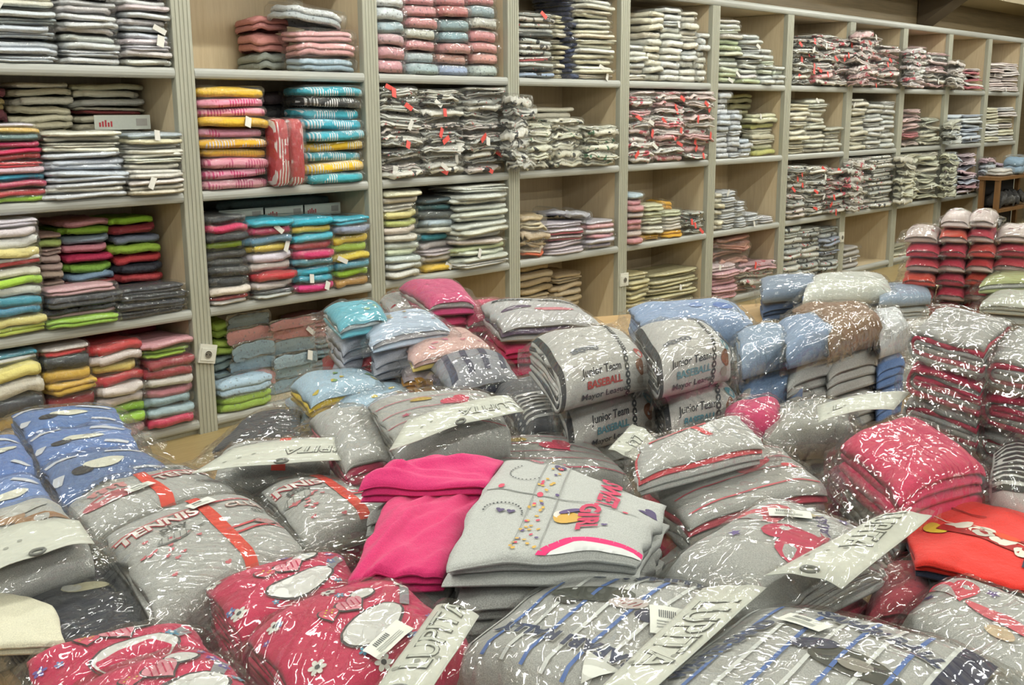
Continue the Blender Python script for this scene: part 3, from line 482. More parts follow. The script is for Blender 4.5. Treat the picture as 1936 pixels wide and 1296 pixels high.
mt, nt_, pb = newmat('fluorescent_tube'); pb.inputs['Emission Color'].default_value = (0.98, 1.0, 0.95, 1); pb.inputs['Emission Strength'].default_value = TUBE_GLOW
for lx, ly in LAMP_XY:
    r = empty('ceiling_lamp', (lx, ly, CEIL), 'white fluorescent ceiling lamp fixture above the shop tables', 'ceiling lamp', 'ceiling lamps above the tables')
    b = MB(); b.box(-0.68, 0.68, -0.04, 0.04, -0.05, 0); b.build('housing', M_WHITE, r)
    b = MB(); b.sweep([(0.012 * math.cos(2 * math.pi * k / 12), -0.085 + 0.012 * math.sin(2 * math.pi * k / 12)) for k in range(12)], -0.65, 0.65, 'x'); b.build('tube', mt, r, smooth=True)

# ------------------------------------------------------------------ wall shelving: one unit per bay
FRONT, BACK = 4.20, 4.66
LEVEL = {'A': 1.5702, 'B': 1.0525, 'C': 0.5434, 'D': 0.0437}
TOPZ = 2.133
ORD = 'first second third fourth fifth sixth seventh eighth ninth tenth eleventh twelfth thirteenth fourteenth fifteenth sixteenth seventeenth eighteenth nineteenth twentieth'.split()

def lip_profile(zc, h=0.045, y0=FRONT - 0.012, y1=FRONT + 0.014):
    r = h / 2
    pr = [(y1, zc + r), (y1, zc - r)]
    for k in range(7):
        a = -math.pi / 2 + math.pi * k / 6
        pr.append((y0 + 0.010 - 0.014 * math.cos(a), zc + r * math.sin(a)))
    return pr

def post_profile(xc, w=0.092):
    pr = [(xc + w / 2, FRONT + 0.02), (xc - w / 2, FRONT + 0.02)]
    n = 5; x0 = xc - w / 2; s = w / n
    pr.append((x0, FRONT - 0.012))
    for i in range(n):
        a = x0 + i * s
        pr += [(a + s * 0.12, FRONT - 0.016), (a + s * 0.80, FRONT - 0.016)]
        if i < n - 1: pr += [(a + s * 0.86, FRONT - 0.013), (a + s * 1.06, FRONT - 0.013)]
    pr.append((x0 + w, FRONT - 0.012))
    return pr

for k in range(11):
    x0, x1 = POST_X[k], POST_X[k + 1]; xc = (x0 + x1) / 2
    r = empty('shelving_unit', (xc, FRONT, 0), 'birch wall shelving unit with grey trim, %s bay counted along the wall' % ORD[k], 'shelf unit', 'wall shelving units')
    L = (xc, FRONT, 0)
    b = MB(); b.box(x0 + 0.02, x1 - 0.02, BACK, BACK + 0.012, 0.02, TOPZ); b.build('back_panel', M_BIRCH, r, loc=L)
    for a0, a1 in ((x0 + 0.002, x0 + 0.042), (x1 - 0.042, x1 - 0.002)):
        b = MB(); b.box(a0, a1, FRONT + 0.021, BACK, 0.0, TOPZ - 0.026); b.build('side_panel', M_BIRCH, r, loc=L)
    for lv in 'ABCD':
        z = LEVEL[lv]
        b = MB(); b.box(x0 + 0.042, x1 - 0.042, FRONT + 0.014, BACK, z - 0.006, z + 0.0215); sh = b.build('shelf', M_BIRCH_FLAT, r, loc=L)
        b = MB(); b.sweep(lip_profile(z), x0 + 0.046, x1 - 0.046, 'x'); b.build('edge_trim', M_EDGE, sh, smooth=False, loc=L)
    b = MB(); b.box(x0 + 0.001, x1 - 0.001, FRONT + 0.014, BACK, TOPZ - 0.024, TOPZ + 0.002); b.build('top_board', M_BIRCH_FLAT, r, loc=L)
    b = MB(); b.sweep(lip_profile(TOPZ - 0.004, 0.05), x0 + 0.0, x1, 'x'); b.build('top_trim', M_EDGE, r, loc=L)
    b = MB(); b.box(x0 + 0.046, x1 - 0.046, FRONT + 0.01, FRONT + 0.03, 0.0, LEVEL['D'] - 0.023); b.build('kick_board', M_TRIM, r, loc=L)
    for pi in ([k, k + 1] if k == 0 else [k + 1]):
        b = MB(); b.sweep(post_profile(POST_X[pi]), 0.0, TOPZ - 0.03, 'z'); b.build('post_trim', M_TRIM, r, loc=L)

def socket(x, z, tilt, label):
    r = empty('power_socket', (x, FRONT - 0.0165, z), label, 'socket', 'power sockets on the shelf posts'); r.rotation_euler = (0, tilt, 0)
    b = MB(); b.box(-0.042, 0.042, -0.010, 0.0, -0.042, 0.042); b.build('plate', M_WHITE, r)
    b = MB(); b.box(-0.034, 0.034, -0.0135, -0.010, -0.031, 0.024); b.build('cover', M_WHITE, r)
    ring = [(0.0195 * math.cos(2 * math.pi * i / 24), 0.0195 * math.sin(2 * math.pi * i / 24) - 0.003) for i in range(24)]
    vs = [(a, -0.0150, c) for a, c in ring] + [(a * 0.88, -0.0160, c * 0.88) for a, c in ring] + [(a * 0.84, -0.0137, c * 0.84) for a, c in ring]
    fs = [(i, (i + 1) % 24, 24 + (i + 1) % 24, 24 + i) for i in range(24)] + [(24 + i, 24 + (i + 1) % 24, 48 + (i + 1) % 24, 48 + i) for i in range(24)] + [tuple(range(48, 72))]
    mesh_obj('outlet', vs, fs, [M_WHITE, plain('socket_recess', '#6c675c', 0.6)], r, [0] * 24 + [1] * 25, smooth=False)
    b = MB()
    for sx in (-1, 1): b.box(sx * 0.008 - 0.0025, sx * 0.008 + 0.0025, -0.0143, -0.0136, -0.006, 0.0)
    b.build('pin_hole', M_DARK, r)
socket(2.4635, 0.3615, math.radians(13), 'white wall socket hanging crooked on the second shelf post')
socket(POST_X[4] + 0.01, 0.345, 0, 'white wall socket mounted straight on the fifth shelf post')
socket(POST_X[7] - 0.02, 0.36, 0, 'small white wall socket on the eighth shelf post')
socket(POST_X[10], 0.36, 0, 'distant white wall socket on the eleventh shelf post')

# ------------------------------------------------------------------ shelf stock
def se(t, e):
    c = math.cos(t); return math.copysign(abs(c) ** e, c)

def layer_rings(rnd, n, sc, z0, z1, wob, sharp, wave, dip, dx=0, dy=0):
    """one soft slab of cloth: rings of a wobbly rounded square, rounded edge"""
    ph = rnd.random() * 50
    verts = []
    prof = ((0.90, 0.0), (0.98, 0.12), (1.0, 0.5), (0.98, 0.88), (0.90, 1.0), (0.5, 1.05))
    for s, zf in prof:
        for i in range(n):
            t = 2 * math.pi * (i + 0.5) / n
            x = 0.5 * se(t, sharp) * s; y = 0.5 * se(t - math.pi / 2, sharp) * s
            k = sc * (1 + wob * noise.noise(Vector((math.cos(t) * 1.6 + ph, math.sin(t) * 1.6, ph))) + wob * 0.6 * noise.noise(Vector((math.cos(t) * 5 + ph, math.sin(t) * 5, ph))))
            x = x * k + dx; y = y * k + dy
            zz = z0 + (z1 - z0) * zf + wave(x, y) - dip * (x * x * x * x + y * y * y * y) * 4
            verts.append((x, y, zz))
    verts.append((dx, dy, z1 + wave(0, 0)))
    return verts

def stock_mesh(style, seed):
    rnd = random.Random(seed * 31 + len(style)); n = 40 if style == 'crum' else 32
    ph = rnd.random() * 60
    amp = {'fold': 0.34, 'crum': 0.85, 'puff': 0.2, 'sock': 0.12, 'roll': 0.10}[style]
    fq = 4.5 if style == 'crum' else 2.8
    def wave(x, y): return amp * (noise.noise(Vector((x * fq + ph, y * fq, ph))) + 0.5 * noise.noise(Vector((x * 2.3 * fq + ph, y * 2.3 * fq, 3))))
    V = []; F = []; MI = []
    spec = {'fold': (rnd.choice((1, 1, 2)), 0.13, 0.33), 'crum': (rnd.choice((1, 2, 2)), 0.28, 0.45), 'puff': (2, 0.05, 0.45),
            'sock': (1, 0.05, 0.42), 'roll': (1, 0.05, 0.42)}[style]
    nl, wob, sharp = spec
    for li in range(nl):
        z0, z1 = li / nl + 0.01, (li + 1) / nl - 0.01
        g = 1.0 if nl == 1 else rnd.uniform(0.93, 1.0)
        ver = layer_rings(rnd, n, g, z0, z1, wob, sharp, wave, 0.9 if style in ('sock', 'puff', 'roll') else 0.25,
                          rnd.uniform(-.02, .02), rnd.uniform(-.025, .025))
        b0 = len(V); V += ver
        for r in range(5):
            for i in range(n):
                j = (i + 1) % n
                F.append((b0 + r * n + i, b0 + r * n + j, b0 + (r + 1) * n + j, b0 + (r + 1) * n + i))
        for i in range(n): F.append((b0 + 5 * n + i, b0 + 5 * n + (i + 1) % n, b0 + 6 * n))
        k = 1 if (nl > 1 and li == nl // 2 - (nl == 2)) else 0
        MI += [k] * (6 * n)
        if nl == 1:   # pull-in seams of a bagged pillow: alternate lower half in the second colour
            pass
    # normalise to unit height
    zs = [v[2] for v in V]; lo, hi = min(zs), max(zs)
    V = [(x, y, (z - lo) / (hi - lo)) for x, y, z in V]
    return V, F, MI

MESHES = {}
def get_mesh(style, pattern, var):
    key = (style, pattern, var)
    if key not in MESHES:
        V, F, MI = stock_mesh(style, var)
        me = bpy.data.meshes.new('%s_%s' % (style, pattern)); me.from_pydata(V, [], F)
        for m in STOCK_MATS[pattern]: me.materials.append(m)
        me.polygons.foreach_set('material_index', MI); me.polygons.foreach_set('use_smooth', [True] * len(F)); me.update()
        MESHES[key] = me
    return MESHES[key]

BAGS = {}
def bag_mesh(k):
    if k not in BAGS:
        rnd = random.Random(k + 900); n = 44; V = []; F = []; ph = rnd.random() * 60
        prof = ((0.97, 0.05), (1.015, 0.25), (1.03, 0.5), (1.01, 0.8), (0.94, 1.02), (0.45, 1.06))
        for s_, zf in prof:
            for i in range(n):
                t = 2 * math.pi * (i + 0.5) / n
                kx = s_ * (1 + .05 * noise.noise(Vector((math.cos(t) * 7 + ph, math.sin(t) * 7, zf * 2))) + (.03 if s_ > 1 else 0) * noise.noise(Vector((math.cos(t) * 16 + ph, math.sin(t) * 16, zf * 3))))
                V.append((.5 * se(t, .24) * kx, .5 * se(t - math.pi / 2, .24) * kx, zf + .12 * noise.noise(Vector((math.cos(t) * 5, math.sin(t) * 5 + ph, zf)))))
        V.append((0, 0, 1.06))
        for r_ in range(len(prof) - 1):
            for i in range(n):
                j = (i + 1) % n; F.append((r_ * n + i, r_ * n + j, (r_ + 1) * n + j, (r_ + 1) * n + i))
        for i in range(n): F.append(((len(prof) - 1) * n + i, (len(prof) - 1) * n + (i + 1) % n, len(prof) * n))
        me = bpy.data.meshes.new('plastic_bag'); me.from_pydata(V, [], F); me.materials.append(FILM_THIN)
        me.polygons.foreach_set('use_smooth', [True] * len(F)); me.update(); BAGS[k] = me
    return BAGS[k]
TAGS = {}
def tag_mesh(k, c):
    if (k, c) not in TAGS:
        rnd = random.Random(k + 70); a = rnd.uniform(-1.3, 1.3); w_, h_ = rnd.uniform(.009, .016), rnd.uniform(.02, .034)
        ca, sa = math.cos(a), math.sin(a); V = []
        for y in (-.012, -.0105):
            for x, z in ((-w_, -h_), (w_, -h_), (w_, h_), (-w_, h_)): V.append((x * ca - z * sa, y + z * .25, x * sa + z * ca))
        F = [(0, 1, 2, 3), (7, 6, 5, 4), (0, 4, 5, 1), (1, 5, 6, 2), (2, 6, 7, 3), (3, 7, 4, 0)]
        me = bpy.data.meshes.new('paper_tag'); me.from_pydata(V, [], F); me.materials.append(plain('red_tag_card', '#d0483e', .5) if c == 0 else plain('white_tag_card', '#d2cfc6', .5)); me.update(); TAGS[(k, c)] = me
    return TAGS[(k, c)]

def colour_word(h):
    r, g, bl = [int(h[i:i + 2], 16) for i in (1, 3, 5)]
    mx, mn = max(r, g, bl), min(r, g, bl); d = mx - mn; v = mx / 255
    if d < 14: base = 'black' if v < .3 else 'dark grey' if v < .5 else 'grey' if v < .74 else 'white'; return base
    if mx == r: hue = ((g - bl) / d) % 6
    elif mx == g: hue = (bl - r) / d + 2
    else: hue = (r - g) / d + 4
    hue *= 60; s = d / mx
    if v < .25: return 'navy' if 180 < hue < 290 else 'black'
    if s < .14:
        return {0: 'pinkish white', 1: 'cream', 2: 'greenish white', 3: 'bluish white', 4: 'lilac white'}[0 if hue < 25 or hue > 330 else 1 if hue < 68 else 2 if hue < 170 else 3 if hue < 245 else 4] if v > .7 else 'grey'
    nm = 'red' if hue < 10 or hue > 345 else 'brown' if hue < 40 and v < .72 else 'orange' if hue < 36 else 'yellow' if hue < 62 else 'green' if hue < 165 else 'teal' if hue < 198 else 'blue' if hue < 255 else 'purple' if hue < 295 else 'pink'
    if nm == 'red' and s < .5: nm = 'pink'
    if nm in ('yellow', 'orange') and s < .34: nm = 'beige'
    pre = 'pale ' if s < .3 and v > .6 and nm != 'beige' else 'dark ' if v < .5 else ''
    return pre + nm

NAMES = {'folded cotton top': 'folded_shirt', 'folded tracksuit': 'folded_tracksuit', 'knitted baby blanket': 'baby_blanket', 'baby sock pack': 'sock_pack',
         'knitted baby cardigan': 'baby_cardigan', 'rolled baby sleepsuit': 'rolled_sleepsuit', 'printed baby bodysuit': 'printed_bodysuit',
         'paper wrapped garment': 'wrapped_garment', 'knitted jumper': 'knitted_jumper', 'frilled cotton top': 'frilled_blouse'}
SHELFW = {'A': 'top shelf', 'B': 'second shelf', 'C': 'third shelf', 'D': 'bottom shelf'}

comp_count = {}
REAR = {}
for s_ in STOCK:
    if s_[8] >= 0.11: REAR[(s_[10], s_[11])] = min(REAR.get((s_[10], s_[11]), 9), s_[8])
for (sx0, sx1, z0, z1, n, style, pal, pat, sb, noun, bay, lv) in STOCK:
    rnd = random.Random(int(sx0 * 1000) + int(z1 * 1000))
    row = 'rear ' if sb >= 0.11 else ''
    ck = (bay, lv, row); comp_count[ck] = comp_count.get(ck, 0) + 1
    si = comp_count[ck]
    lo_, hi_ = POST_X[bay] + 0.050, POST_X[bay + 1] - 0.050
    if sb < -0.008: lo_ -= 0.006; hi_ += 0.006
    sx0, sx1 = max(sx0, lo_), min(sx1, hi_)
    w = sx1 - sx0; h = (z1 - z0) / n
    dep = 0.30 if (bay, lv) not in REAR or row else REAR[(bay, lv)] - max(sb, -.02) - 0.012
    dep = min(dep, BACK - 0.012 - (FRONT + sb))
    zc = z0
    cols = [pal[i] if len(pal) == n else rnd.choice(pal) for i in range(n)]
    for i in range(n):
        c = cols[n - 1 - i]                       # built from the bottom up
        a, _, acc = c.partition('/'); acc = acc or a
        hh = h * rnd.uniform(0.92, 1.08) if i < n - 1 else max(0.008, z1 - zc)
        var = rnd.randrange(8 if style in ('fold', 'crum') else 5)
        o = bpy.data.objects.new('stock', get_mesh(style, pat, var))
        cw = colour_word(a)
        nm = NAMES[noun]
        if noun == 'folded cotton top':
            nm = 'folded_white_shirt' if 'white' in cw else 'folded_cream_shirt' if cw in ('cream', 'beige') else 'folded_coloured_shirt'
            if bay > 2: nm = nm.replace('shirt', 'vest')
        if noun == 'printed baby bodysuit' and pat == 'redprint': nm = 'red_printed_bodysuit'
        o.name = nm
        ang = rnd.uniform(-4, 4) * (1.6 if style == 'crum' else 1)
        ww = w * rnd.uniform(0.93, 0.99); dd = dep * rnd.uniform(0.92, 1.0)
        jx = rnd.uniform(-.025, .025) * w
        jy = rnd.uniform(-.028, .012) if not row else 0
        o.location = ((sx0 + sx1) / 2 + jx, FRONT + sb + dep / 2 + jy, zc)
        o.scale = (ww, dd, hh * ({'crum': 1.45, 'fold': 1.22}.get(style, 1.12) if i < n - 1 else 1.0))
        flip = rnd.choice((0, math.pi)) if style not in ('sock',) else 0
        tl = 0 if i in (0, n - 1) else math.radians(4 if style == 'crum' else 2.2); o.rotation_euler = (rnd.uniform(-tl, tl), rnd.uniform(-tl, tl), math.radians(ang) + flip)
        sh_ = rnd.uniform(1.08, 1.2)
        o.color = (*[min(1, q * sh_) for q in lin(a)], 1)
        o['accent'] = [*lin(acc)]
        link(o)
        if not row and bay <= 8:
            g = bpy.data.objects.new('plastic_bag', bag_mesh(rnd.randrange(6))); link(g, o)
        if style == 'crum' and pat in ('redprint', 'bwprint') and rnd.random() < .5 or rnd.random() < (.04 if not row else 0):
            g = bpy.data.objects.new('paper_tag', tag_mesh(rnd.randrange(8), 0 if pat in ('redprint', 'bwprint') and rnd.random() < .7 else 1)); link(g, o)
            g.scale = (1 / ww, 1 / dd, 1 / o.scale.z); sg = -1 if flip < 1 else 1
            g.location = (rnd.uniform(-.38, .38), sg * .505, rnd.uniform(.3, .7)); g.rotation_euler = (0, 0, flip)
        tag(o, '%s %s, %s from top, %s %sstack, %s, %s bay' % (cw, noun, ORD[n - 1 - i] if n - i - 1 < 20 else 'last', ORD[si - 1], row, SHELFW[lv], ORD[bay]),
            'clothes' if noun != 'baby sock pack' else 'socks', 'wrapped clothes stacked on the wall shelves')
        zc += hh
# bags bulging out of the packed compartments across the posts
for (pi, lv, zt, n, pal_, pat) in ((7, 'A', .42, 8, ('#d8ccc8', '#cfb0b0'), 'redprint'), (8, 'A', .33, 7, ('#d4cccc', '#c9c9c4'), 'redprint'), (9, 'A', .25, 5, ('#d0ccc8', '#d8d0cc'), 'plain'),
                                   (9, 'B', .22, 5, ('#c9c9b8', '#c4c8c4'), 'plain'), (7, 'C', .42, 7, ('#c4c0b8', '#c9c9c0'), 'redprint'), (8, 'C', .42, 7, ('#c4c4b0', '#ccc8b8'), 'plain'),
                                   (9, 'C', .42, 7, ('#c4c4ac', '#c8c8b4'), 'plain'), (10, 'C', .34, 6, ('#c4a8b0', '#b8c0c8'), 'plain'), (3, 'B', .40, 7, ('#d2d0c6', '#c4c4bc'), 'bwprint')):
    rnd = random.Random(pi * 10 + ord(lv)); z = LEVEL[lv] + .025; h = zt / n
    for i in range(n):
        o = bpy.data.objects.new('bulging_bag', get_mesh('crum', pat, rnd.randrange(8))); c = rnd.choice(pal_)
        o.location = (POST_X[pi] - (.05 if pi == 3 else 0) + rnd.uniform(-.03, .03), FRONT - .078 + rnd.uniform(-.008, .004), z + i * h); o.scale = (rnd.uniform(.2, .28) * (.7 if pi == 3 else 1), .105, h * 1.3)
        o.rotation_euler = (0, rnd.uniform(-.15, .15), rnd.uniform(-.12, .12) + rnd.choice((0, math.pi))); o.color = (*[min(1, q * 1.12) for q in lin(c)], 1); o['accent'] = [*lin(c)]
        link(o); link(bpy.data.objects.new('plastic_bag', bag_mesh(rnd.randrange(6))), o)
        tag(o, '%s clothes bag bulging over the %s post, %s from bottom, %s' % (colour_word(c), ORD[pi], ORD[i], SHELFW[lv]), 'clothes', 'bags bulging over the posts')

# ------------------------------------------------------------------ single things on the shelves and at the far end
def single(name, label, cat, style, pat, col, acc, loc, scale, rot, bag=True):
    o = bpy.data.objects.new(name, get_mesh(style, pat, 2)); o.location = loc; o.scale = scale; o.rotation_euler = rot
    o.color = (*lin(col), 1); o['accent'] = [*lin(acc)]; link(o); tag(o, label, cat)
    if bag: link(bpy.data.objects.new('plastic_bag', bag_mesh(1)), o)
    return o
single('baby_pillow', 'white spotted bagged pillow leaning on top of the pink blankets', 'clothes', 'puff', 'dots', '#cdd2d4', '#b8c0c4', (3.18, 4.32, 1.803), (.34, .22, .085), (0, math.radians(8), 0))
for k, dx in enumerate((-.045, .045)):
    o = single('red_socks', 'red and white striped sock standing upright between the sock stacks, %s one' % ('first' if k == 0 else 'second'), 'socks', 'sock', 'stripe', '#b3202a', '#d8d0cc', (2.925 + dx, 4.215, 1.232), (.085, .30, .10), (math.pi / 2, 0, math.radians(4 - 8 * k)))
    o['group'] = 'upright red socks'
single('folded_lilac_jacket', 'pale lilac jacket flopped over the crimson lined stack, third shelf', 'clothes', 'crum', 'plain', '#b6b6be', '#a03050', (5.06, 4.33, .758), (.36, .26, .06), (0, math.radians(9), .25))
single('yellow_bundle', 'bright yellow bag on top of the pale lime stack', 'clothes', 'puff', 'plain', '#e0a818', '#c88c10', (6.06, 4.33, .745), (.16, .16, .07), (0, math.radians(12), 0))
def shelf_card(x0, x1, y, z0, z1, label, group):
    b = MB(); b.box(x0, x1, y, y + .0015, z0, z1); o = b.build('header_card', M_CARD); tag(o, label, 'card', group)
    b = MB(); w_ = x1 - x0
    for k in range(5): b.box(x0 + w_ * (.08 + .05 * k), x0 + w_ * (.11 + .05 * k), y - .0006, y, z0 + (z1 - z0) * .2, z0 + (z1 - z0) * (.5 + .08 * (k % 3)))
    b.build('lettering', plain('red_card_print', '#b8343c', .6), o)
    b = MB(); b.box(x0 + w_ * .74, x0 + w_ * .94, y - .0006, y, z0 + (z1 - z0) * .25, z0 + (z1 - z0) * .75); b.build('small_print', plain('grey_card_print', '#a8a49c', .6), o)
shelf_card(2.12, 2.37, 4.355, 1.34, 1.40, 'white header card with red print behind the cream shirts', 'header cards on the shelves')
shelf_card(2.70, 2.94, 4.395, .905, .965, 'white header card above the black and white stack, third shelf', 'header cards on the shelves')
shelf_card(2.95, 3.17, 4.395, .905, .962, 'white header card above the two teal stacks, third shelf', 'header cards on the shelves')
shelf_card(3.18, 3.40, 4.395, .905, .962, 'white header card nearest the second post, third shelf', 'header cards on the shelves')
r = empty('wooden_rack', (10.9, 3.75, 0), 'low brown wooden rack at the far end of the wall shelves', 'rack')
Lr = (10.9, 3.75, 0)
for x in (10.42, 11.36):
    
    for y in (3.6, 3.74):
        b = MB(); b.box(x, x + .05, y, y + .04, 0, .76); b.build('leg', M_RACK, r, loc=Lr)
for z in (.10, .46, .76):
    b = MB(); b.box(10.40 if z > .7 else 10.47, 11.43 if z > .7 else 11.36, 3.59, 3.79, z, z + .03); b.build('board', M_RACK, r, loc=Lr)
b = MB(); b.box(10.47, 11.36, 3.785, 3.795, .13, .76); b.build('back_panel', M_DARK, r, loc=Lr)
for k in range(4):
    single('dark_shoe_bag', 'black bagged bundle in the brown rack, %s along its shelf' % ORD[k], 'bag', 'crum', 'plain', '#22201f', '#2c2828', (10.62 + k * .19, 3.69, .492), (.17, .17, .16), (0, 0, k), False)
single('blue_bundle', 'pale blue soft bundle on top of the brown rack', 'bag', 'puff', 'plain', '#7f9fb8', '#88a4bc', (11.05, 3.69, .792), (.3, .19, .17), (0, 0, .2))
single('white_bundle', 'white rolled bundle at the near end of the brown rack', 'bag', 'puff', 'plain', '#cfcac4', '#c4c0bc', (10.68, 3.69, .792), (.26, .16, .07), (0, 0, -.2))
for k in range(3):
    single('yellow_bag', 'bright yellow stuffed bag beyond the red stack, %s from floor' % ORD[k], 'bag', 'puff', 'plain', '#d8cc20', '#c8b81c', (10.55, 3.18 + .02 * k, .001 + k * .2), (.34, .34, .2), (0, 0, k))

# ------------------------------------------------------------------ lettering outlines (made once, before the heaps)
def text_shape(body, bold):
    cu = bpy.data.curves.new('lettering', 'FONT'); cu.body = body; cu.size = 1.0
    cu.align_x = 'CENTER'; cu.align_y = 'CENTER'; cu.offset = bold; cu.resolution_u = 3
    ob = bpy.data.objects.new('lettering', cu); COL.objects.link(ob)
    dg = bpy.context.evaluated_depsgraph_get(); dg.update()
    me = ob.evaluated_get(dg).to_mesh()
    vs = [(v.co.x, v.co.y) for v in me.vertices]; fs = [tuple(p.vertices) for p in me.polygons]
    ob.evaluated_get(dg).to_mesh_clear()
    bpy.data.objects.remove(ob); bpy.data.curves.remove(cu)
    return vs, fs
TEXTS = {}
def text_cached(body, bold):
    if (body, bold) not in TEXTS: TEXTS[(body, bold)] = text_shape(body, bold)
    return TEXTS[(body, bold)]

# ------------------------------------------------------------------ soft packs
TABLE_Z = 0.62

class Warp:
    """maps pack space (u along the near edge, v away, c below the top face) to the world"""
    def __init__(s, quad, t, seed, crown=0.35, amp=0.006):
        s.q = [Vector(p) for p in quad]; s.t = t; s.seed = seed; s.crown = crown; s.amp = amp
        a, b, c, d = s.q
        s.w = ((b - a).length + (c - d).length) / 2; s.d = ((d - a).length + (c - b).length) / 2
        s.c = (a + b + c + d) / 4; s.creases = []
    def __call__(s, u, v, c):
        a, b, cc, d = s.q
        p = (a * (1 - u) + b * u) * (1 - v) + (d * (1 - u) + cc * u) * v
        eu = min(1.0, abs(2 * u - 1)); ev = min(1.0, abs(2 * v - 1)); t = s.t
        k = (1 - s.crown * eu ** 4) * (1 - 0.5 * s.crown * ev ** 5)
        h = -t / 2 + (c + t / 2) * k
        base = -t / 2 - (t / 2) * k
        h += -t - base                                  # the pack rests on its underside
        f = max(0.0, min(1.0, (c + t) / t))
        q = s.seed
        n = noise.noise(Vector((u * 2.3 + q, v * 2.3, q * 0.37))) * s.amp + noise.noise(Vector((u * 6.1, v * 6.1 + q, 2.0 + q))) * s.amp * 0.4
        for (ru, rv, ca, sa, am, sg, ln) in s.creases:
            px, py = (u - ru) * s.w, (v - rv) * s.d; al = px * ca + py * sa; ac = py * ca - px * sa
            n += am * math.exp(-(ac / sg) ** 2 - (al / ln) ** 2)
        j = noise.noise_vector(Vector((u * 2.0 + q, v * 2.0, c * 8 + q))) * 0.006
        return (p.x + j.x, p.y + j.y, p.z + h + (n - 0.3 * s.amp) * f)

def sweep_ring(V, F, MI, W, ring, u0, u1, nu, mi, wav, sd, strip):
    """ring: list of (y, z) in pack metres (z from -t to 0); strip = number of outer points when outer/inner pair"""
    b0 = len(V); n = len(ring)
    for k in range(nu + 1):
        f = k / nu
        for (y, z) in ring:
            u = u0 + (u1 - u0) * f
            e = 1 if f > .999 else -1 if f < .001 else 0
            if e: u += e * wav * (noise.noise(Vector((y * 22 + sd, z * 30, sd))) - 0.2)
            V.append(W(u, y / W.d, z))
    for k in range(nu):
        for i in range(n):
            j = (i + 1) % n
            F.append((b0 + k * n + i, b0 + (k + 1) * n + i, b0 + (k + 1) * n + j, b0 + k * n + j)); MI.append(mi)
    m = strip
    for k, rev in ((0, False), (nu, True)):
        o = b0 + k * n
        for i in range(m - 1):
            q = (o + i, o + i + 1, o + n - 2 - i, o + n - 1 - i)
            F.append(q[::-1] if rev else q); MI.append(mi)

def garment(W, L, style, rnd, mats, inner):
    """the folded garment: nested = layers wrapped round the near fold, zig = loose layers one on another"""
    V, F, MI = [], [], []
    t, d = W.t, W.d
    if style == 'nested':
        dl = t / (2 * L)
        for i in range(L):
            ho, hi_ = t / 2 - dl * i - dl * 0.02, max(t / 2 - dl * (i + 0.93), 0.0006)
            yc = t / 2 * 0.75
            def path(h, n_top, back):
                pts = []
                for k in range(n_top): 
                    f = k / n_top; pts.append((back + (yc - back) * f, h - t / 2))
                for k in range(9):
                    a = math.pi / 2 + math.pi * k / 8
                    pts.append((yc + h * 0.75 * math.cos(a), h * math.sin(a) - t / 2))
                for k in range(1, 4):
                    f = k / 3; pts.append((yc + (back - yc) * f, -h - t / 2))
                return pts
            back = d * rnd.uniform(0.97, 1.0)
            nt_ = 18 if i == 0 else 4
            o_ = path(ho, nt_, back); in_ = path(hi_, nt_, back)
            ring = o_ + in_[::-1]
            u0 = rnd.uniform(0, .025) + .012 * (i > 0); u1 = 1 - rnd.uniform(0, .025) - .012 * (i > 0)
            mi = 1 if (inner and i in inner) else 0
            sweep_ring(V, F, MI, W, ring, u0, u1, 26 if i == 0 else 5, mi, 0.03, rnd.random() * 40, len(o_))
    else:
        dl = t / L
        for i in range(L):
            zt = -i * dl; zb = -(i + 1) * dl + dl * 0.04
            hh = (zt - zb) / 2; zc = (zt + zb) / 2
            y0 = rnd.uniform(0, .05) * d * (i > 0); y1 = d * (1 - rnd.uniform(0, .04))
            nt_ = 18 if i == 0 else 6
            top = []; bot = []
            for k in range(7):
                a = math.pi - math.pi / 2 * k / 6
                top.append((y0 + hh * 1.2 + hh * 1.2 * math.cos(a), zc + hh * math.sin(a)))
                bot.append((y0 + hh * 1.2 + hh * 1.2 * math.cos(a), zc - hh * math.sin(a)))
            for k in range(1, nt_ + 1):
                f = k / nt_; y = (y0 + hh * 1.2) + (y1 - y0 - hh * 1.2) * f
                e = hh * (1 - max(0, (f - .9) * 8) ** 2 * .9)
                top.append((y, zc + e)); bot.append((y, zc - e))
            ring = top + bot[::-1]
            mi = 1 if (inner and i in inner) else 0
            sweep_ring(V, F, MI, W, ring, rnd.uniform(0, .03), 1 - rnd.uniform(0, .03), 26 if i == 0 else 10, mi, 0.03, rnd.random() * 40, len(top))
    return V, F, MI

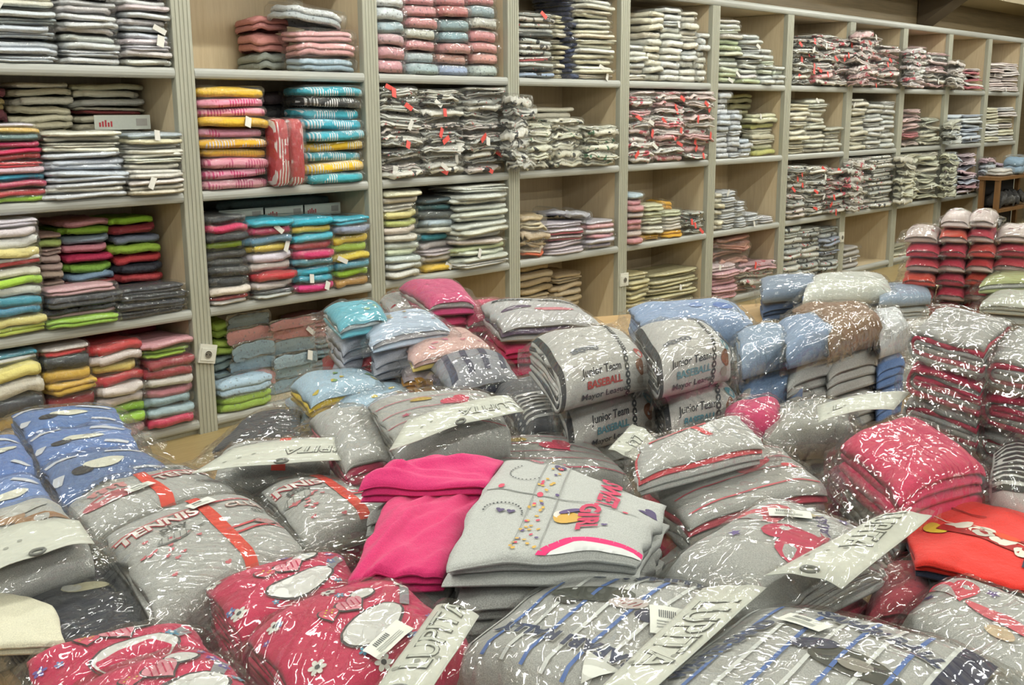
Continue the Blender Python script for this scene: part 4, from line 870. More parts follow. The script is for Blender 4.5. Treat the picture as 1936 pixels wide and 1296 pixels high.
def film_shell(W, rnd, margin=0.012, lift=0.004, ridges=16):
    w, d, t = W.w, W.d, W.t
    skirt = ((0.004, 1.0), (0.014, 0.62), (0.012, 0.24))
    def axis(length, n):
        out = [(-(margin + o) / length, dr) for o, dr in skirt]
        out += [(-margin * .4 / length + (1 + .8 * margin / length) * i / (n - 1), 0.0) for i in range(n)]
        out += [(1 + (margin + o) / length, dr) for o, dr in reversed(skirt)]
        return out
    A = axis(w, 44); B = axis(d, 44)
    rl = []
    for _ in range(ridges):
        ang = rnd.uniform(0, math.pi); rl.append((rnd.random(), rnd.random(), math.cos(ang), math.sin(ang), rnd.uniform(.002, .006), rnd.uniform(.006, .010), rnd.uniform(.03, .12)))
    V, F = [], []
    for (v, dv) in B:
        for (u, du) in A:
            dr = max(du, dv)
            x, y = u * w, v * d; wr = 0
            for (ru, rv, ca, sa, am, sg, ln) in rl:
                px, py = x - ru * w, y - rv * d
                al = px * ca + py * sa; ac = -px * sa + py * ca
                wr += am * math.exp(-(ac / sg) ** 2 - (al / ln) ** 2)
            c = lift * (1 - dr) + wr * (1 - .5 * dr) + 0.003 * noise.noise(Vector((x * 30, y * 30, W.seed))) * (1 - dr) - dr * t * .985
            V.append(W(u, v, c))
    na = len(A)
    for j in range(len(B) - 1):
        for i in range(na - 1):
            a = j * na + i; F.append((a, a + 1, a + na + 1, a + na))
    return V, F

def film_flap(V, F, W, rnd, side, ln):
    b0 = len(V); n, m = 22, 9; sd = rnd.random() * 50
    for j in range(m):
        g = j / (m - 1)
        for i in range(n):
            f = i / (n - 1); o = ln * g * (1 + .25 * noise.noise(Vector((f * 3, sd, 0))))
            c = -W.t * (.35 + .45 * g) + .012 * g * noise.noise(Vector((f * 7, g * 3, sd))) + .006 * noise.noise(Vector((f * 16, g * 6, sd)))
            if side == 'l': u, v = -(.010 + o) / W.w, f
            elif side == 'r': u, v = 1 + (.010 + o) / W.w, f
            elif side == 'f': u, v = f, -(.010 + o) / W.d
            else: u, v = f, 1 + (.010 + o) / W.d
            V.append(W(u, v, c))
    for j in range(m - 1):
        for i in range(n - 1):
            a = b0 + j * n + i; F.append((a, a + 1, a + n + 1, a + n))

class Prints:
    """flat print on a surface; coordinates in metres from the middle of the top face (x along near edge, y away)"""
    def __init__(s): s.items = []
    def poly(s, pts, col, lift=0.0): s.items.append((pts, [tuple(range(len(pts)))], col, lift)); return s
    def stripe(s, x0, y0, x1, y1, wd, col, lift=0.0):
        L = math.hypot(x1 - x0, y1 - y0); nx, ny = -(y1 - y0) / L * wd / 2, (x1 - x0) / L * wd / 2
        n = max(2, int(L / .02)); pts = []; fs = []
        for k in range(n + 1):
            f = k / n; x, y = x0 + (x1 - x0) * f, y0 + (y1 - y0) * f
            pts += [(x + nx, y + ny), (x - nx, y - ny)]
            if k: fs.append((2 * k - 2, 2 * k - 1, 2 * k + 1, 2 * k))
        s.items.append((pts, fs, col, lift)); return s
    def ellipse(s, x, y, rx, ry, col, rot=0, lift=0.0, n=18, wob=0):
        c, q = math.cos(rot), math.sin(rot); pts = []
        for k in range(n):
            a = 2 * math.pi * k / n; r = 1 + wob * math.sin(3 * a + x * 50)
            px, py = rx * r * math.cos(a), ry * r * math.sin(a); pts.append((x + px * c - py * q, y + px * q + py * c))
        return s.poly(pts, col, lift)
    def flower(s, x, y, r, col, mid, n=6):
        for k in range(n):
            a = 2 * math.pi * k / n + x * 30; s.ellipse(x + r * .62 * math.cos(a), y + r * .62 * math.sin(a), r * .42, r * .30, col, a, n=8)
        return s.ellipse(x, y, r * .32, r * .32, mid, lift=.0006, n=8)
    def heart(s, x, y, r, col, rot=0, lift=0.0):
        pts = []; c, q = math.cos(rot), math.sin(rot)
        for k in range(22):
            a = 2 * math.pi * k / 22; px = r * math.sin(a) ** 3; py = r * (.81 * math.cos(a) - .31 * math.cos(2 * a) - .125 * math.cos(3 * a) - .06 * math.cos(4 * a))
            pts.append((x + px * c - py * q, y + px * q + py * c))
        return s.poly(pts, col, lift)
    def star(s, x, y, r, col, rot=0, lift=0.0):
        return s.poly([(x + (r if k % 2 == 0 else r * .42) * math.cos(rot + math.pi * k / 5), y + (r if k % 2 == 0 else r * .42) * math.sin(rot + math.pi * k / 5)) for k in range(10)], col, lift)
    def squiggle(s, x, y, w, h, col, rot=0.0, n=5, wd=.003):
        c, q = math.cos(rot), math.sin(rot); pts = []
        for k in range(n * 8 + 1):
            a = 2 * math.pi * k / 8; px = -w / 2 + w * k / (n * 8) + h * .35 * math.sin(a); py = h / 2 * math.cos(a) * (1 if (k // 8) % 2 else .6)
            pts.append((x + px * c - py * q, y + px * q + py * c))
        for k in range(len(pts) - 1): s.stripe(*pts[k], *pts[k + 1], wd, col)
        return s
    def text(s, body, x, y, size, col, rot=0, outline=None, bold=0.02):
        c, q = math.cos(rot), math.sin(rot)
        for k, (cc, bd, lf) in enumerate(((outline, bold + .032, 0.0003), (col, bold, 0.0009))):
            if cc is None: continue
            vs, fs = text_cached(body, bd)
            s.items.append(([(x + (a * c - b * q) * size, y + (a * q + b * c) * size) for a, b in vs], fs, cc, lf))
        return s
    def build(s, name, W, parent, loc, base=0.002, wrap=False):
        V, F, MI, cols = [], [], [], []
        for pts, fs, col, lift in s.items:
            if col not in cols: cols.append(col)
            bm = bmesh.new(); vs = [bm.verts.new((x, y, 0)) for x, y in pts]
            for f in fs:
                try: bm.faces.new([vs[i] for i in f])
                except ValueError: pass
            for _ in range(4):
                lg = [e for e in bm.edges if e.calc_length() > 0.024]
                if not lg: break
                bmesh.ops.subdivide_edges(bm, edges=lg, cuts=1)
                bmesh.ops.triangulate(bm, faces=[f for f in bm.faces if len(f.verts) > 4])
            bm.verts.index_update(); b0 = len(V); mi = cols.index(col)
            for v in bm.verts:
                u = min(.985, max(.015, v.co.x / W.w + .5)); yp = v.co.y + W.d / 2
                if wrap and yp < W.t * .375:            # round the near fold
                    h = W.t / 2; a = min(4.4, math.pi / 2 + (W.t * .375 - yp) / (h * .9)); hl = h + base + lift
                    V.append(W(u, (W.t * .375 + .75 * hl * math.cos(a)) / W.d, hl * math.sin(a) - h))
                else: V.append(W(u, min(.99, max(.01, yp / W.d)), base + lift))
            for f in bm.faces: F.append([b0 + v.index for v in f.verts]); MI.append(mi)
            bm.free()
        return mesh_obj(name, V, F, [ink(c) for c in cols], parent, MI, True, loc)

class Patch:
    """a thin bent sheet (card) over a quad"""
    def __init__(s, quad, curl, seed):
        s.q = [Vector(p) for p in quad]; a, b, c, d = s.q; s.curl = curl; s.seed = seed
        s.w = ((b - a).length + (c - d).length) / 2; s.d = ((d - a).length + (c - b).length) / 2; s.c = (a + b + c + d) / 4
    def __call__(s, u, v, c):
        a, b, cc, d = s.q
        p = (a * (1 - u) + b * u) * (1 - v) + (d * (1 - u) + cc * u) * v
        z = s.curl * (1 - (2 * u - 1) ** 2) + .004 * noise.noise(Vector((u * 3 + s.seed, v * 2, s.seed)))
        return (p.x, p.y, p.z + z + c)

def card(quad, parent, loc, seed, text='LUPITA', rot=0.0, tsize=0.03, tx=0.0, curl=0.006, hook=True, col=None, hook_x=0.0, ty=0.0):
    P = Patch(quad, curl, seed); V, F = [], []; nu, nv = 16, 5
    for s_, c in ((0, 0.0), (1, -0.0012)):
        for j in range(nv + 1):
            for i in range(nu + 1): V.append(P(i / nu, j / nv, c))
    n = nu + 1; m = n * (nv + 1)
    for j in range(nv):
        for i in range(nu):
            a = j * n + i; F.append((a, a + 1, a + n + 1, a + n)); F.append((m + a, m + a + n, m + a + n + 1, m + a + 1))
    edge = [i for i in range(n)] + [j * n + nu for j in range(1, nv + 1)] + [nv * n + i for i in range(nu - 1, -1, -1)] + [j * n for j in range(nv - 1, 0, -1)]
    for k in range(len(edge)):
        a, b_ = edge[k], edge[(k + 1) % len(edge)]; F.append((a, m + a, m + b_, b_))
    c = mesh_obj('header_card', V, F, col or M_CARD, parent, None, True, loc); c['label'] = 'pale cardboard header card'
    pr = Prints()
    if text: pr.text(text, tx, ty, tsize, '#c6cabf', rot, '#646862', 0.0)
    for k in range(3): pr.ellipse(-P.w * .38 + k * .02, -P.d * .2 + k * .012, .004, .004, '#9da096', n=10)
    pr.build('lettering', P, c, loc, .0006)
    fv, ff = [], []; fn, fm = 26, 9
    for j in range(fm):
        for i in range(fn):
            fv.append(P(-.02 + 1.04 * i / (fn - 1), -.03 + 1.06 * j / (fm - 1), .0035 + .003 * abs(noise.noise(Vector((i * .12 + seed, j * .2, seed))))))
    for j in range(fm - 1):
        for i in range(fn - 1): a = j * fn + i; ff.append((a, a + 1, a + fn + 1, a + fn))
    mesh_obj('film_sleeve', fv, ff, FILM_THIN, c, None, True, loc)
    if hook:
        hv, hf = [], []; hx = .5 + hook_x
        for k in range(20):
            a = 2 * math.pi * k / 20
            for q in range(5):
                bq = 2 * math.pi * q / 5; rr = .010 + .0025 * math.cos(bq)
                pp = P(hx + rr * math.cos(a) / P.w, .06 + rr * math.sin(a) * .8 / P.d, .002); hv.append((pp[0], pp[1], pp[2] + .0025 * math.sin(bq)))
        for k in range(20):
            for q in range(5): hf.append((k * 5 + q, k * 5 + (q + 1) % 5, ((k + 1) % 20) * 5 + (q + 1) % 5, ((k + 1) % 20) * 5 + q))
        mesh_obj('hanger_hook', hv, hf, plain('grey_hook_plastic', '#6e716c', .35), c, None, True, loc)
    return c

def sticker(W, parent, loc, x, y, w, d, rot=0.0):
    p = Prints(); c, q = math.cos(rot), math.sin(rot)
    def R(a, b): return (x + a * c - b * q, y + a * q + b * c)
    p.poly([R(-w / 2, -d / 2), R(w / 2, -d / 2), R(w / 2, d / 2), R(-w / 2, d / 2)], '#d8dad0')
    for k in range(9):
        a = -w * .3 + k * w * .045; p.poly([R(a, d * .05), R(a + w * .022, d * .05), R(a + w * .022, d * .32), R(a, d * .32)], '#55585a', .0006)
    for k in range(3): p.poly([R(-w * .35, -d * .1 - k * d * .1), R(w * .3, -d * .1 - k * d * .1), R(w * .3, -d * .06 - k * d * .1), R(-w * .35, -d * .06 - k * d * .1)], '#a3a69f', .0006)
    o = p.build('price_sticker', W, parent, loc, .0065); o['label'] = 'white barcode sticker'; return o

PACK_N = [0]
def pack(key, name, label, cat='pyjamas', t=0.085, col='#a9aba6', heather=0.2, L=4, style='nested', inner=None, acc='#c02858', film=True, flaps='lr',
         prints=None, group=None, crown=0.25, amp=0.006, quad=None, stick=None, ridges=16, flap_len=0.05, creases=None):
    PACK_N[0] += 1; rnd = random.Random(PACK_N[0] * 17)
    W = Warp(quad or PLACE[key], t, PACK_N[0] * 3.7, crown, amp)
    W.creases = creases or []
    loc = (W.c.x, W.c.y, W.c.z - t)
    r = empty(name, loc, label, cat, group)
    V, F, MI = garment(W, L, style, rnd, None, inner)
    mesh_obj('garment', V, F, [cloth(col, heather), cloth(acc, 0.0)], r, MI, True, loc)
    if prints is not None:
        p = Prints(); prints(p, W); p.build('print', W, r, loc, wrap=(style == 'nested'))
    if stick: sticker(W, r, loc, *stick)
    if film:
        V, F = film_shell(W, rnd, ridges=ridges)
        for s_ in flaps: film_flap(V, F, W, rnd, s_, flap_len * rnd.uniform(.7, 1.2))
        mesh_obj('plastic_bag', V, F, FILM, r, None, True, loc)
    return r, W, loc

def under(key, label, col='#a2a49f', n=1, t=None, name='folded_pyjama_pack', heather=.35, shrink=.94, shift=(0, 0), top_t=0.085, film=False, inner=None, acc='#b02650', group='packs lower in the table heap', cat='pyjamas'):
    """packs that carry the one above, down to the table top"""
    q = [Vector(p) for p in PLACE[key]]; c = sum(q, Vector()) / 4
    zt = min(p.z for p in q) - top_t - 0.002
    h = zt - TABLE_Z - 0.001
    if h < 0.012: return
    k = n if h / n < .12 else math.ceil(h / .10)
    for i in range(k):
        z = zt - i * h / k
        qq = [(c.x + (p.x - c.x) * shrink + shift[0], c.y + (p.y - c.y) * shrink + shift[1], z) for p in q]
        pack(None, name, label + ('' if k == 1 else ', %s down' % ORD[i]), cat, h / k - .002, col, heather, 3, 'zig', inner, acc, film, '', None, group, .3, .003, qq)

# ------------------------------------------------------------------ the display table under the heaps
TABLE_POLY = [(-0.35, 0.15), (-0.35, 2.36), (0.99, 2.36), (1.06, 2.02), (1.60, 2.33), (2.45, 2.84), (2.95, 2.70), (4.10, 2.15), (4.75, 1.72), (5.3, 0.9), (5.3, 0.15)]
r = empty('display_table', (2.2, 1.2, 0), 'low wooden display table buried under wrapped pyjamas', 'table')
n = len(TABLE_POLY); cx, cy = 2.2, 1.2
for nm, z0, z1, k in (('table_board', TABLE_Z - .035, TABLE_Z, 1.0), ('skirt_panel', 0.0, TABLE_Z - .036, .9)):
    V = [(cx + (x - cx) * k, cy + (y - cy) * k, z) for z in (z0, z1) for x, y in TABLE_POLY]
    F = [tuple(range(n)), tuple(range(2 * n - 1, n - 1, -1))] + [(i, i + n, (i + 1) % n + n, (i + 1) % n) for i in range(n)]
    mesh_obj(nm, V, F, M_TABLE, r, None, False, (2.2, 1.2, 0))

GREY = '#b0b2ae'
# ------------------------------------------------------------------ prints
def p_tennis(p, W):
    w, d = W.w, W.d
    p.stripe(.03, -d * .5, .03, d * .5, .022, '#d8402f'); p.stripe(.03, -d * .1, w * .48, -d * .1, .007, '#c8404a'); p.stripe(.03, -d * .17, w * .48, -d * .17, .007, '#c8404a')
    p.stripe(-w * .5, d * .31, .02, d * .31, .004, '#d06066'); p.stripe(.04, d * .30, w * .45, d * .30, .006, '#c8565c')
    p.text('TENNIS', -.055, d * .24, .042, '#e0dcd6', 0, '#c8384a', .03); p.text('play', -.04, d * .14, .032, '#4d504f', .05)
    p.ellipse(-.05, d * .02, .032, .018, '#8d908d', .3); p.ellipse(-.05, d * .02, .028, .014, '#b3b5b0', .3, .0005)
    for k in range(5): p.stripe(-.075 + k * .011, d * .02 - .012, -.069 + k * .011, d * .02 + .012, .0012, '#6b6e6c', .001)
    p.stripe(-.02, d * .02 + .006, .012, d * .02 + .02, .004, '#6b6e6c')
    for k in range(16):
        R_ = random.Random(k + 5); p.heart(R_.uniform(-w * .45, .0), R_.uniform(-d * .42, d * .12), .0055, '#c86a72', R_.uniform(-.4, .4))
    p.heart(.10, -d * .12, .022, '#5d605e'); p.heart(.10, -d * .12, .018, '#b9908f', 0, .0005); p.text('CLUB', .10, d * .2, .03, '#e0d8d0', 0, '#b86a5e'); p.text('girl', .115, d * .1, .028, '#4d504f')
def p_tennis_b(p, W):
    w, d = W.w, W.d
    p.stripe(.0, -d * .5, .02, d * .5, .024, '#d8402f'); p.stripe(.02, d * .1, w * .45, d * .1, .006, '#c8505a')
    p.squiggle(-.07, d * .22, .06, .018, '#4d504f', .1); p.squiggle(-.06, d * .05, .07, .022, '#c88a8a', .1, 4, .007); p.ellipse(-.07, -d * .12, .05, .02, '#a85a60', .15)
    p.text('TENNIS', .085, 0, .036, '#e0dcd6', .05, '#c04a52'); p.text('hard', .09, d * .2, .028, '#4d504f')
def p_blue(p, W):
    w, d = W.w, W.d
    p.stripe(-w * .48, d * .28, -w * .18, d * .36, .014, '#c9ced6'); p.stripe(w * .10, d * .30, w * .42, d * .18, .014, '#c9ced6')
    p.stripe(-w * .49, -d * .12, -w * .40, -d * .16, .03, '#c9ced6'); p.stripe(w * .18, -d * .30, w * .40, -d * .38, .012, '#c9ced6')
    p.ellipse(0.0, -d * .02, .040, .020, '#d5d5c4', .1, wob=.06); p.ellipse(-.045, -d * .10, .020, .016, '#24262b', .2)
def p_beige(p, W):
    w, d = W.w, W.d
    p.ellipse(-w * .1, d * .18, .03, .022, '#9a7a5c', .3, wob=.1); p.ellipse(w * .18, d * .05, .045, .018, '#96704e', -.1, wob=.08); p.ellipse(-w * .32, d * .3, .02, .02, '#8d6c50', wob=.1)
    p.ellipse(w * .02, d * .28, .05, .02, '#b9bab4', .1)
def p_navy(p, W):
    p.ellipse(.03, .04, .034, .014, '#c9c4a4', .1); p.ellipse(.012, .04, .014, .012, '#cfd0c8', .1, .0006); p.stripe(-.08, .09, -.01, -.09, .004, '#3c4250')
def p_pink(p, W):
    w, d = W.w, W.d; R_ = random.Random(int(W.seed))
    for x, y in ((-.09, .075), (.105, .05), (-.085, -.045), (.10, -.075), (.0, .095), (-.01, -.1)):
        if abs(x) < w * .46 and abs(y) < d * .46: p.flower(x, y, .012, '#dcdcd4', '#4d5052')
    for k in range(12):
        x, y = R_.uniform(-w * .46, w * .46), R_.uniform(-d * .46, d * .46)
        if abs(x) > .06 or abs(y) > .055: p.flower(x, y, R_.uniform(.005, .009), R_.choice(('#5f7fb4', '#6a5aa8', '#4f93b0')), '#d8d8dc', 5)
    # plain patchwork hearts and a pale cloud patch in the middle of the print
    p.ellipse(.012, -.028, .056, .036, '#4a4448', .25, wob=.05); p.ellipse(.012, -.028, .052, .032, '#d5d6d2', .25, .0006, wob=.05)
    p.ellipse(.036, .052, .022, .017, '#4a4448', .2); p.ellipse(.036, .052, .019, .014, '#d5d6d2', .2, .0006)
    p.heart(.008, .034, .026, '#4a4448', .3); p.heart(.008, .034, .0225, '#d8909c', .3, .0006)
    for k in range(4): p.stripe(-.006 + k * .008, .022, -.004 + k * .008, .044, .002, '#c03058', .0012)
    p.heart(-.030, .030, .017, '#4a4448', -.2); p.heart(-.030, .030, .0145, '#cc5068', -.2, .0006)
    for k in range(5): p.ellipse(-.038 + k * .004, .030 + (k % 3) * .004, .0016, .0016, '#d8c040', 0, .0013, n=7)
    p.stripe(w * .30, -d * .05, w * .43, d * .18, .014, '#8f9094')
def p_safari(p, W):
    w, d = W.w, W.d
    n = 9
    for k in range(n):
        x = -w * .46 + k * w * .92 / (n - 1); p.stripe(x, -d * .47, x, d * .47, .0055, '#4d6fb0' if k % 2 else '#d8dcd8')
    p.text('SAFARI RALLY', -.005, -d * .26, .031, '#39435f', math.pi, '#d4d6d2', .05); p.text('WHITE', .02, d * .42, .036, '#39435f', .35, '#b9bcb8', .05); p.text('SAND', -.085, d * .36, .034, '#39435f', -.45, '#b9bcb8', .05)
    p.ellipse(-.03, d * .12, .055, .022, '#43463c', .3, .0004, wob=.07); p.ellipse(.02, d * .10, .024, .015, '#c9c0bc', .4, .0008); p.ellipse(-.055, d * .03, .018, .014, '#393c38', 0, .0006); p.ellipse(.055, d * .05, .018, .016, '#2f3650', 0, .0006)
    p.poly([(.035, -d * .30), (.085, -d * .33), (.055, -d * .45)], '#d8dad2', .003); p.text('61', .057, -d * .355, .024, '#b83a3c', math.pi * .9)
    for k in range(4): p.stripe(.008 + k * .007, d * .08, .014 + k * .007, d * .12, .002, '#9c4a4a', .0012)
def p_safari_b(p, W):
    w, d = W.w, W.d
    p.stripe(w * .455, -d * .2, w * .455, d * .48, .05, '#1d2444', .0012)
    n = 10
    for k in range(n):
        x = -w * .46 + k * w * .92 / (n - 1); p.stripe(x, -d * .47, x, d * .47, .0055, '#4d6fb0' if k % 2 else '#d8dcd8')
    p.text('SAFARI RALLY', .035, d * .33, .030, '#39435f', -.42, '#d4d6d2', .05); p.text('WHITE SAND', -.105, d * .05, .028, '#39435f', math.pi / 2 - .2, '#b9bcb8', .05)
    p.ellipse(.03, d * .08, .055, .024, '#3f423c', -.3, .0004, wob=.07); p.ellipse(-.02, d * .16, .026, .016, '#2f3650', .2, .0006); p.ellipse(.035, d * .07, .02, .012, '#8d8a80', -.2, .0009)
def p_hearts(p, W):
    w, d = W.w, W.d
    p.heart(-w * .15, d * .12, .045, '#c9606a', .9); p.heart(w * .22, -d * .05, .05, '#c03c5a', 2.6); p.ellipse(w * .0, d * .22, .035, .010, '#c9bd9c', .5)
    for k, (x, y, c) in enumerate(((-.03, -.06, '#6a5a94'), (.0, .125, '#8d8fa4'), (-.085, -.02, '#a0a2ac'), (.05, .11, '#6a5a94'), (.07, .03, '#b0505e'))): p.star(x, y, .012, c, k)
    p.squiggle(.045, d * .20, .06, .016, '#5a5078', -.9)
def p_pinkgray(p, W):
    p.heart(-.05, .04, .04, '#d0485a', .4); p.ellipse(.02, .0, .05, .016, '#d05a68', -.3); p.star(.0, .07, .012, '#6a5a94'); p.star(-.08, .0, .01, '#6a5a94'); p.ellipse(.03, -.04, .02, .015, '#cdb898'); p.heart(.07, .03, .012, '#d0485a')
def p_stripes(col, n=5, along=True):
    def f(p, W):
        w, d = W.w, W.d
        for k in range(n):
            y = -d * .42 + k * d * .84 / (n - 1); p.stripe(-w * .47, y, w * .47, y, .0032, col)
        p.heart(w * .15, d * .05, .035, '#c83a58', .5); p.ellipse(-w * .12, d * .16, .022, .012, '#b89a40'); p.star(-w * .3, -d * .1, .012, '#b4506a')
    return f
def p_ball(word, c1):
    def f(p, W):
        w, d, t = W.w, W.d, W.t; e = -d / 2
        p.squiggle(-.04, e + .075, .075, .032, '#70757e', .1, 4, .006)
        p.text('Junior Team', -.01, e - .005, .022, '#40444c', 0); p.text(word, -.005, e - .03, .022, c1, 0, None, .03); p.text('Mayor League', -.005, e - .055, .022, '#40444c', 0)
        for k in range(26):
            y = e - .09 + k * .016; p.ellipse(w * .24, y, .007, .0085, '#3c4248', n=8); p.ellipse(w * .24, y, .003, .003, '#c9c9c4', 0, .0006, n=6)
        p.ellipse(w * .40, e - .01, .012, .02, '#8a5a40', wob=.15); p.ellipse(w * .41, e + .03, .014, .018, c1, wob=.12); p.ellipse(w * .39, e - .045, .010, .014, '#a09a90', wob=.1)
        p.stripe(-w * .46, e - .1, -w * .46, d * .45, .014, '#2a2d33')
    return f
def p_oval(p, W):
    p.ellipse(W.w * .30, 0, .03, .05, '#5577b8'); p.ellipse(W.w * .05, .02, .02, .03, '#7d9ad0'); p.stripe(W.w * .42, -W.d * .45, W.w * .42, W.d * .45, .003, '#6a6d70')
def p_baby(c):
    def f(p, W):
        R_ = random.Random(int(W.seed * 3))
        for k in range(7): p.ellipse(R_.uniform(-W.w * .4, W.w * .4), R_.uniform(-W.d * .4, W.d * .4), R_.uniform(.006, .014), R_.uniform(.005, .01), R_.choice(c), R_.random() * 3, wob=.15)
    return f
def p_cursive(p, W):
    p.squiggle(-W.w * .2, W.d * .25, .12, .04, '#45484c', -.25, 5, .007); p.squiggle(W.w * .22, W.d * .12, .12, .036, '#45484c', -.25, 6, .007); p.ellipse(-W.w * .25, -W.d * .1, .05, .02, '#5d4a66', .3); p.ellipse(W.w * .1, -W.d * .2, .06, .02, '#d0808c', -.2)
def p_coral(p, W):
    w, d = W.w, W.d
    for k in range(4): p.stripe(-w * .46, -d * .4 + k * d * .25, w * .46, -d * .4 + k * d * .25, .004, '#d0606c')
    p.ellipse(w * .12, .0, .05, .03, '#d04a58', .4, wob=.1); p.stripe(-.02, .05, .03, .04, .01, '#b8923c'); p.ellipse(w * .35, -d * .12, .018, .015, '#d04050')

# ------------------------------------------------------------------ left side of the table
def up_pack(key, *a, under_col=None, under_label=None, under_n=1, **k):
    r_ = pack(key, *a, **k)
    if under_col: under(key, under_label, under_col, under_n, top_t=k.get('t', .085), heather=k.get('heather', .35))
    return r_

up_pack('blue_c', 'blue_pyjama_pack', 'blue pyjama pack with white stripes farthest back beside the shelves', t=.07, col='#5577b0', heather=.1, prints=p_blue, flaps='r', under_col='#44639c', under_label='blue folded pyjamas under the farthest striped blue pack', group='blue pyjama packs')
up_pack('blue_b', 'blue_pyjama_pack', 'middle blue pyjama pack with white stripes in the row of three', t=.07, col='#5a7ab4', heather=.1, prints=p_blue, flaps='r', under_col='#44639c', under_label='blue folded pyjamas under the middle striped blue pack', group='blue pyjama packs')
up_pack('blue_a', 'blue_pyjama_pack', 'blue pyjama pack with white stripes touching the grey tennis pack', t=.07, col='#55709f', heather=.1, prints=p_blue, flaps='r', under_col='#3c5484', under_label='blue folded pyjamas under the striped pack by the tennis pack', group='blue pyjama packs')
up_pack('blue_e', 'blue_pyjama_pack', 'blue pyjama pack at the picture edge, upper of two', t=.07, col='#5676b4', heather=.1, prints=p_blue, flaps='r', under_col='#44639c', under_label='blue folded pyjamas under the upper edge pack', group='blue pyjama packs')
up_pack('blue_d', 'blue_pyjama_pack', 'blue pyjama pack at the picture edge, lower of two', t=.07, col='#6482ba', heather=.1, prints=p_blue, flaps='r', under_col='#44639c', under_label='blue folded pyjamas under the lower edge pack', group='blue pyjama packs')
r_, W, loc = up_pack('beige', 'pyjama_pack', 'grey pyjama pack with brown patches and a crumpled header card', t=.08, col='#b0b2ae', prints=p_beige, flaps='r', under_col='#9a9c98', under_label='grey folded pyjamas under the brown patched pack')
card(PLACE['beige_card'], r_, loc, 4, '', 0, .03, curl=.012)
r_, W, loc = up_pack('navy_bag', 'pyjama_pack', 'glossy bagged navy pyjamas with a small cream patch print', t=.07, col='#1c2233', heather=0, prints=p_navy, flaps='frl', under_col='#232a3c', under_label='navy folded pyjamas under the bagged navy pack', flap_len=.04)
up_pack('cream_top', 'cream_sleeve', 'loose cream sleeve cuff lying over the navy pack', 'clothes', t=.026, col='#cfccb4', heather=0, L=2, style='zig', film=False)
up_pack('tennis_rear', 'pyjama_pack', 'grey tennis pyjama pack with red stripe, the rear of the pair', t=.08, col=GREY, prints=p_tennis_b, flaps='f', stick=(-.02, -.03, .05, .022, .2), under_col='#9fa19c', under_label='grey folded pyjamas under the rear tennis pack')
up_pack('tennis_front', 'pyjama_pack', 'large grey tennis pyjama pack with red stripe and hearts, front of the pair', t=.105, col=GREY, prints=p_tennis, flaps='lr', stick=(.03, .10, .05, .028, .25), L=5, under_col='#a8243c', under_label='red folded pyjamas peeping out under the front tennis pack', inner=[1, 3], acc='#9c9e9a')
up_pack('tennis_third', 'pyjama_pack', 'small grey tennis pyjama pack tucked beside the fuchsia trousers', t=.07, col='#b0b2ae', prints=p_tennis, flaps='frl', under_col='#b01c3c', under_label='red folded pyjamas under the small tennis pack')
up_pack('pink_a', 'pink_pyjama_pack', 'deep pink flowered pyjama pack, rear one under the trousers', t=.085, col='#c21a4e', heather=0, prints=p_pink, flaps='l', under_col='#b81e4c', under_label='deep pink pyjamas under the rear flowered pack', group='pink flowered pyjama packs')
r_, W, loc = up_pack('pink_b', 'pink_pyjama_pack', 'largest deep pink flowered pyjama pack, with white header card and sticker', t=.10, col='#c21a4e', heather=0, prints=p_pink, flaps='lr', stick=(.01, -.075, .07, .03, .3), under_col='#b81e4c', under_label='deep pink pyjamas under the largest flowered pack', group='pink flowered pyjama packs')
card(PLACE['pink_card'], r_, loc, 21, 'LUPITA', math.pi / 2, .045, ty=.03, curl=.006)
up_pack('pink_c', 'pink_pyjama_pack', 'deep pink flowered pyjama pack beside the cream cuff', t=.08, col='#c21a4e', heather=0, prints=p_pink, flaps='l', under_col='#b81e4c', under_label='deep pink pyjamas under the flowered pack by the cuff', group='pink flowered pyjama packs')
up_pack('pink_d', 'pink_pyjama_pack', 'deep pink flowered pyjama pack cut by the bottom picture edge', t=.085, col='#c21a4e', heather=0, prints=p_pink, flaps='r', under_col='#b81e4c', under_label='deep pink pyjamas under the flowered pack at the edge', group='pink flowered pyjama packs')

# ------------------------------------------------------------------ right foreground
r_, W, loc = up_pack('stripe_a', 'striped_pyjama_pack', 'grey pyjama pack with blue and white stripes and safari lettering, whole in view', t=.10, col=GREY, prints=p_safari, flaps='l', stick=(.085, .02, .055, .06, .5), L=5, under_col='#2c3350', under_label='navy pyjamas under the whole striped pack')
card(PLACE['stripe_card'], r_, loc, 9, 'LUPITA', -math.pi / 2, .058, ty=.02, curl=.004)
up_pack('stripe_b', 'striped_pyjama_pack', 'grey striped safari pyjama pack with navy corner, cut by the bottom edge', t=.10, col=GREY, prints=p_safari_b, flaps='', stick=(-.05, .10, .06, .025, -.3), under_col='#2c3350', under_label='navy pyjamas under the cut striped pack', inner=[1], acc='#20284a')
r_, W, loc = up_pack('hearts', 'pyjama_pack', 'bulging grey pyjama pack with pink hearts and a long header card', t=.10, col=GREY, prints=p_hearts, flaps='l', stick=(.0, .05, .06, .03, .6), L=5, crown=.5, under_col='#a0223c', under_label='dark red pyjamas under the hearts pack')
card(PLACE['hearts_card'], r_, loc, 11, 'LUPITA', -math.pi / 2 + .1, .052, ty=.055, curl=.01)
up_pack('hearts_under', 'pyjama_pack', 'rolled grey pyjamas with a red collar under the hearts pack', t=.08, col='#a8aaa6', flaps='l', inner=[2], acc='#a01c38')
up_pack('pinkgray', 'pyjama_pack', 'grey pyjama pack with coral hearts by the red shirt', t=.09, col=GREY, prints=p_pinkgray, flaps='f', under_col='#a0a29e', under_label='grey pyjamas under the coral hearts pack')
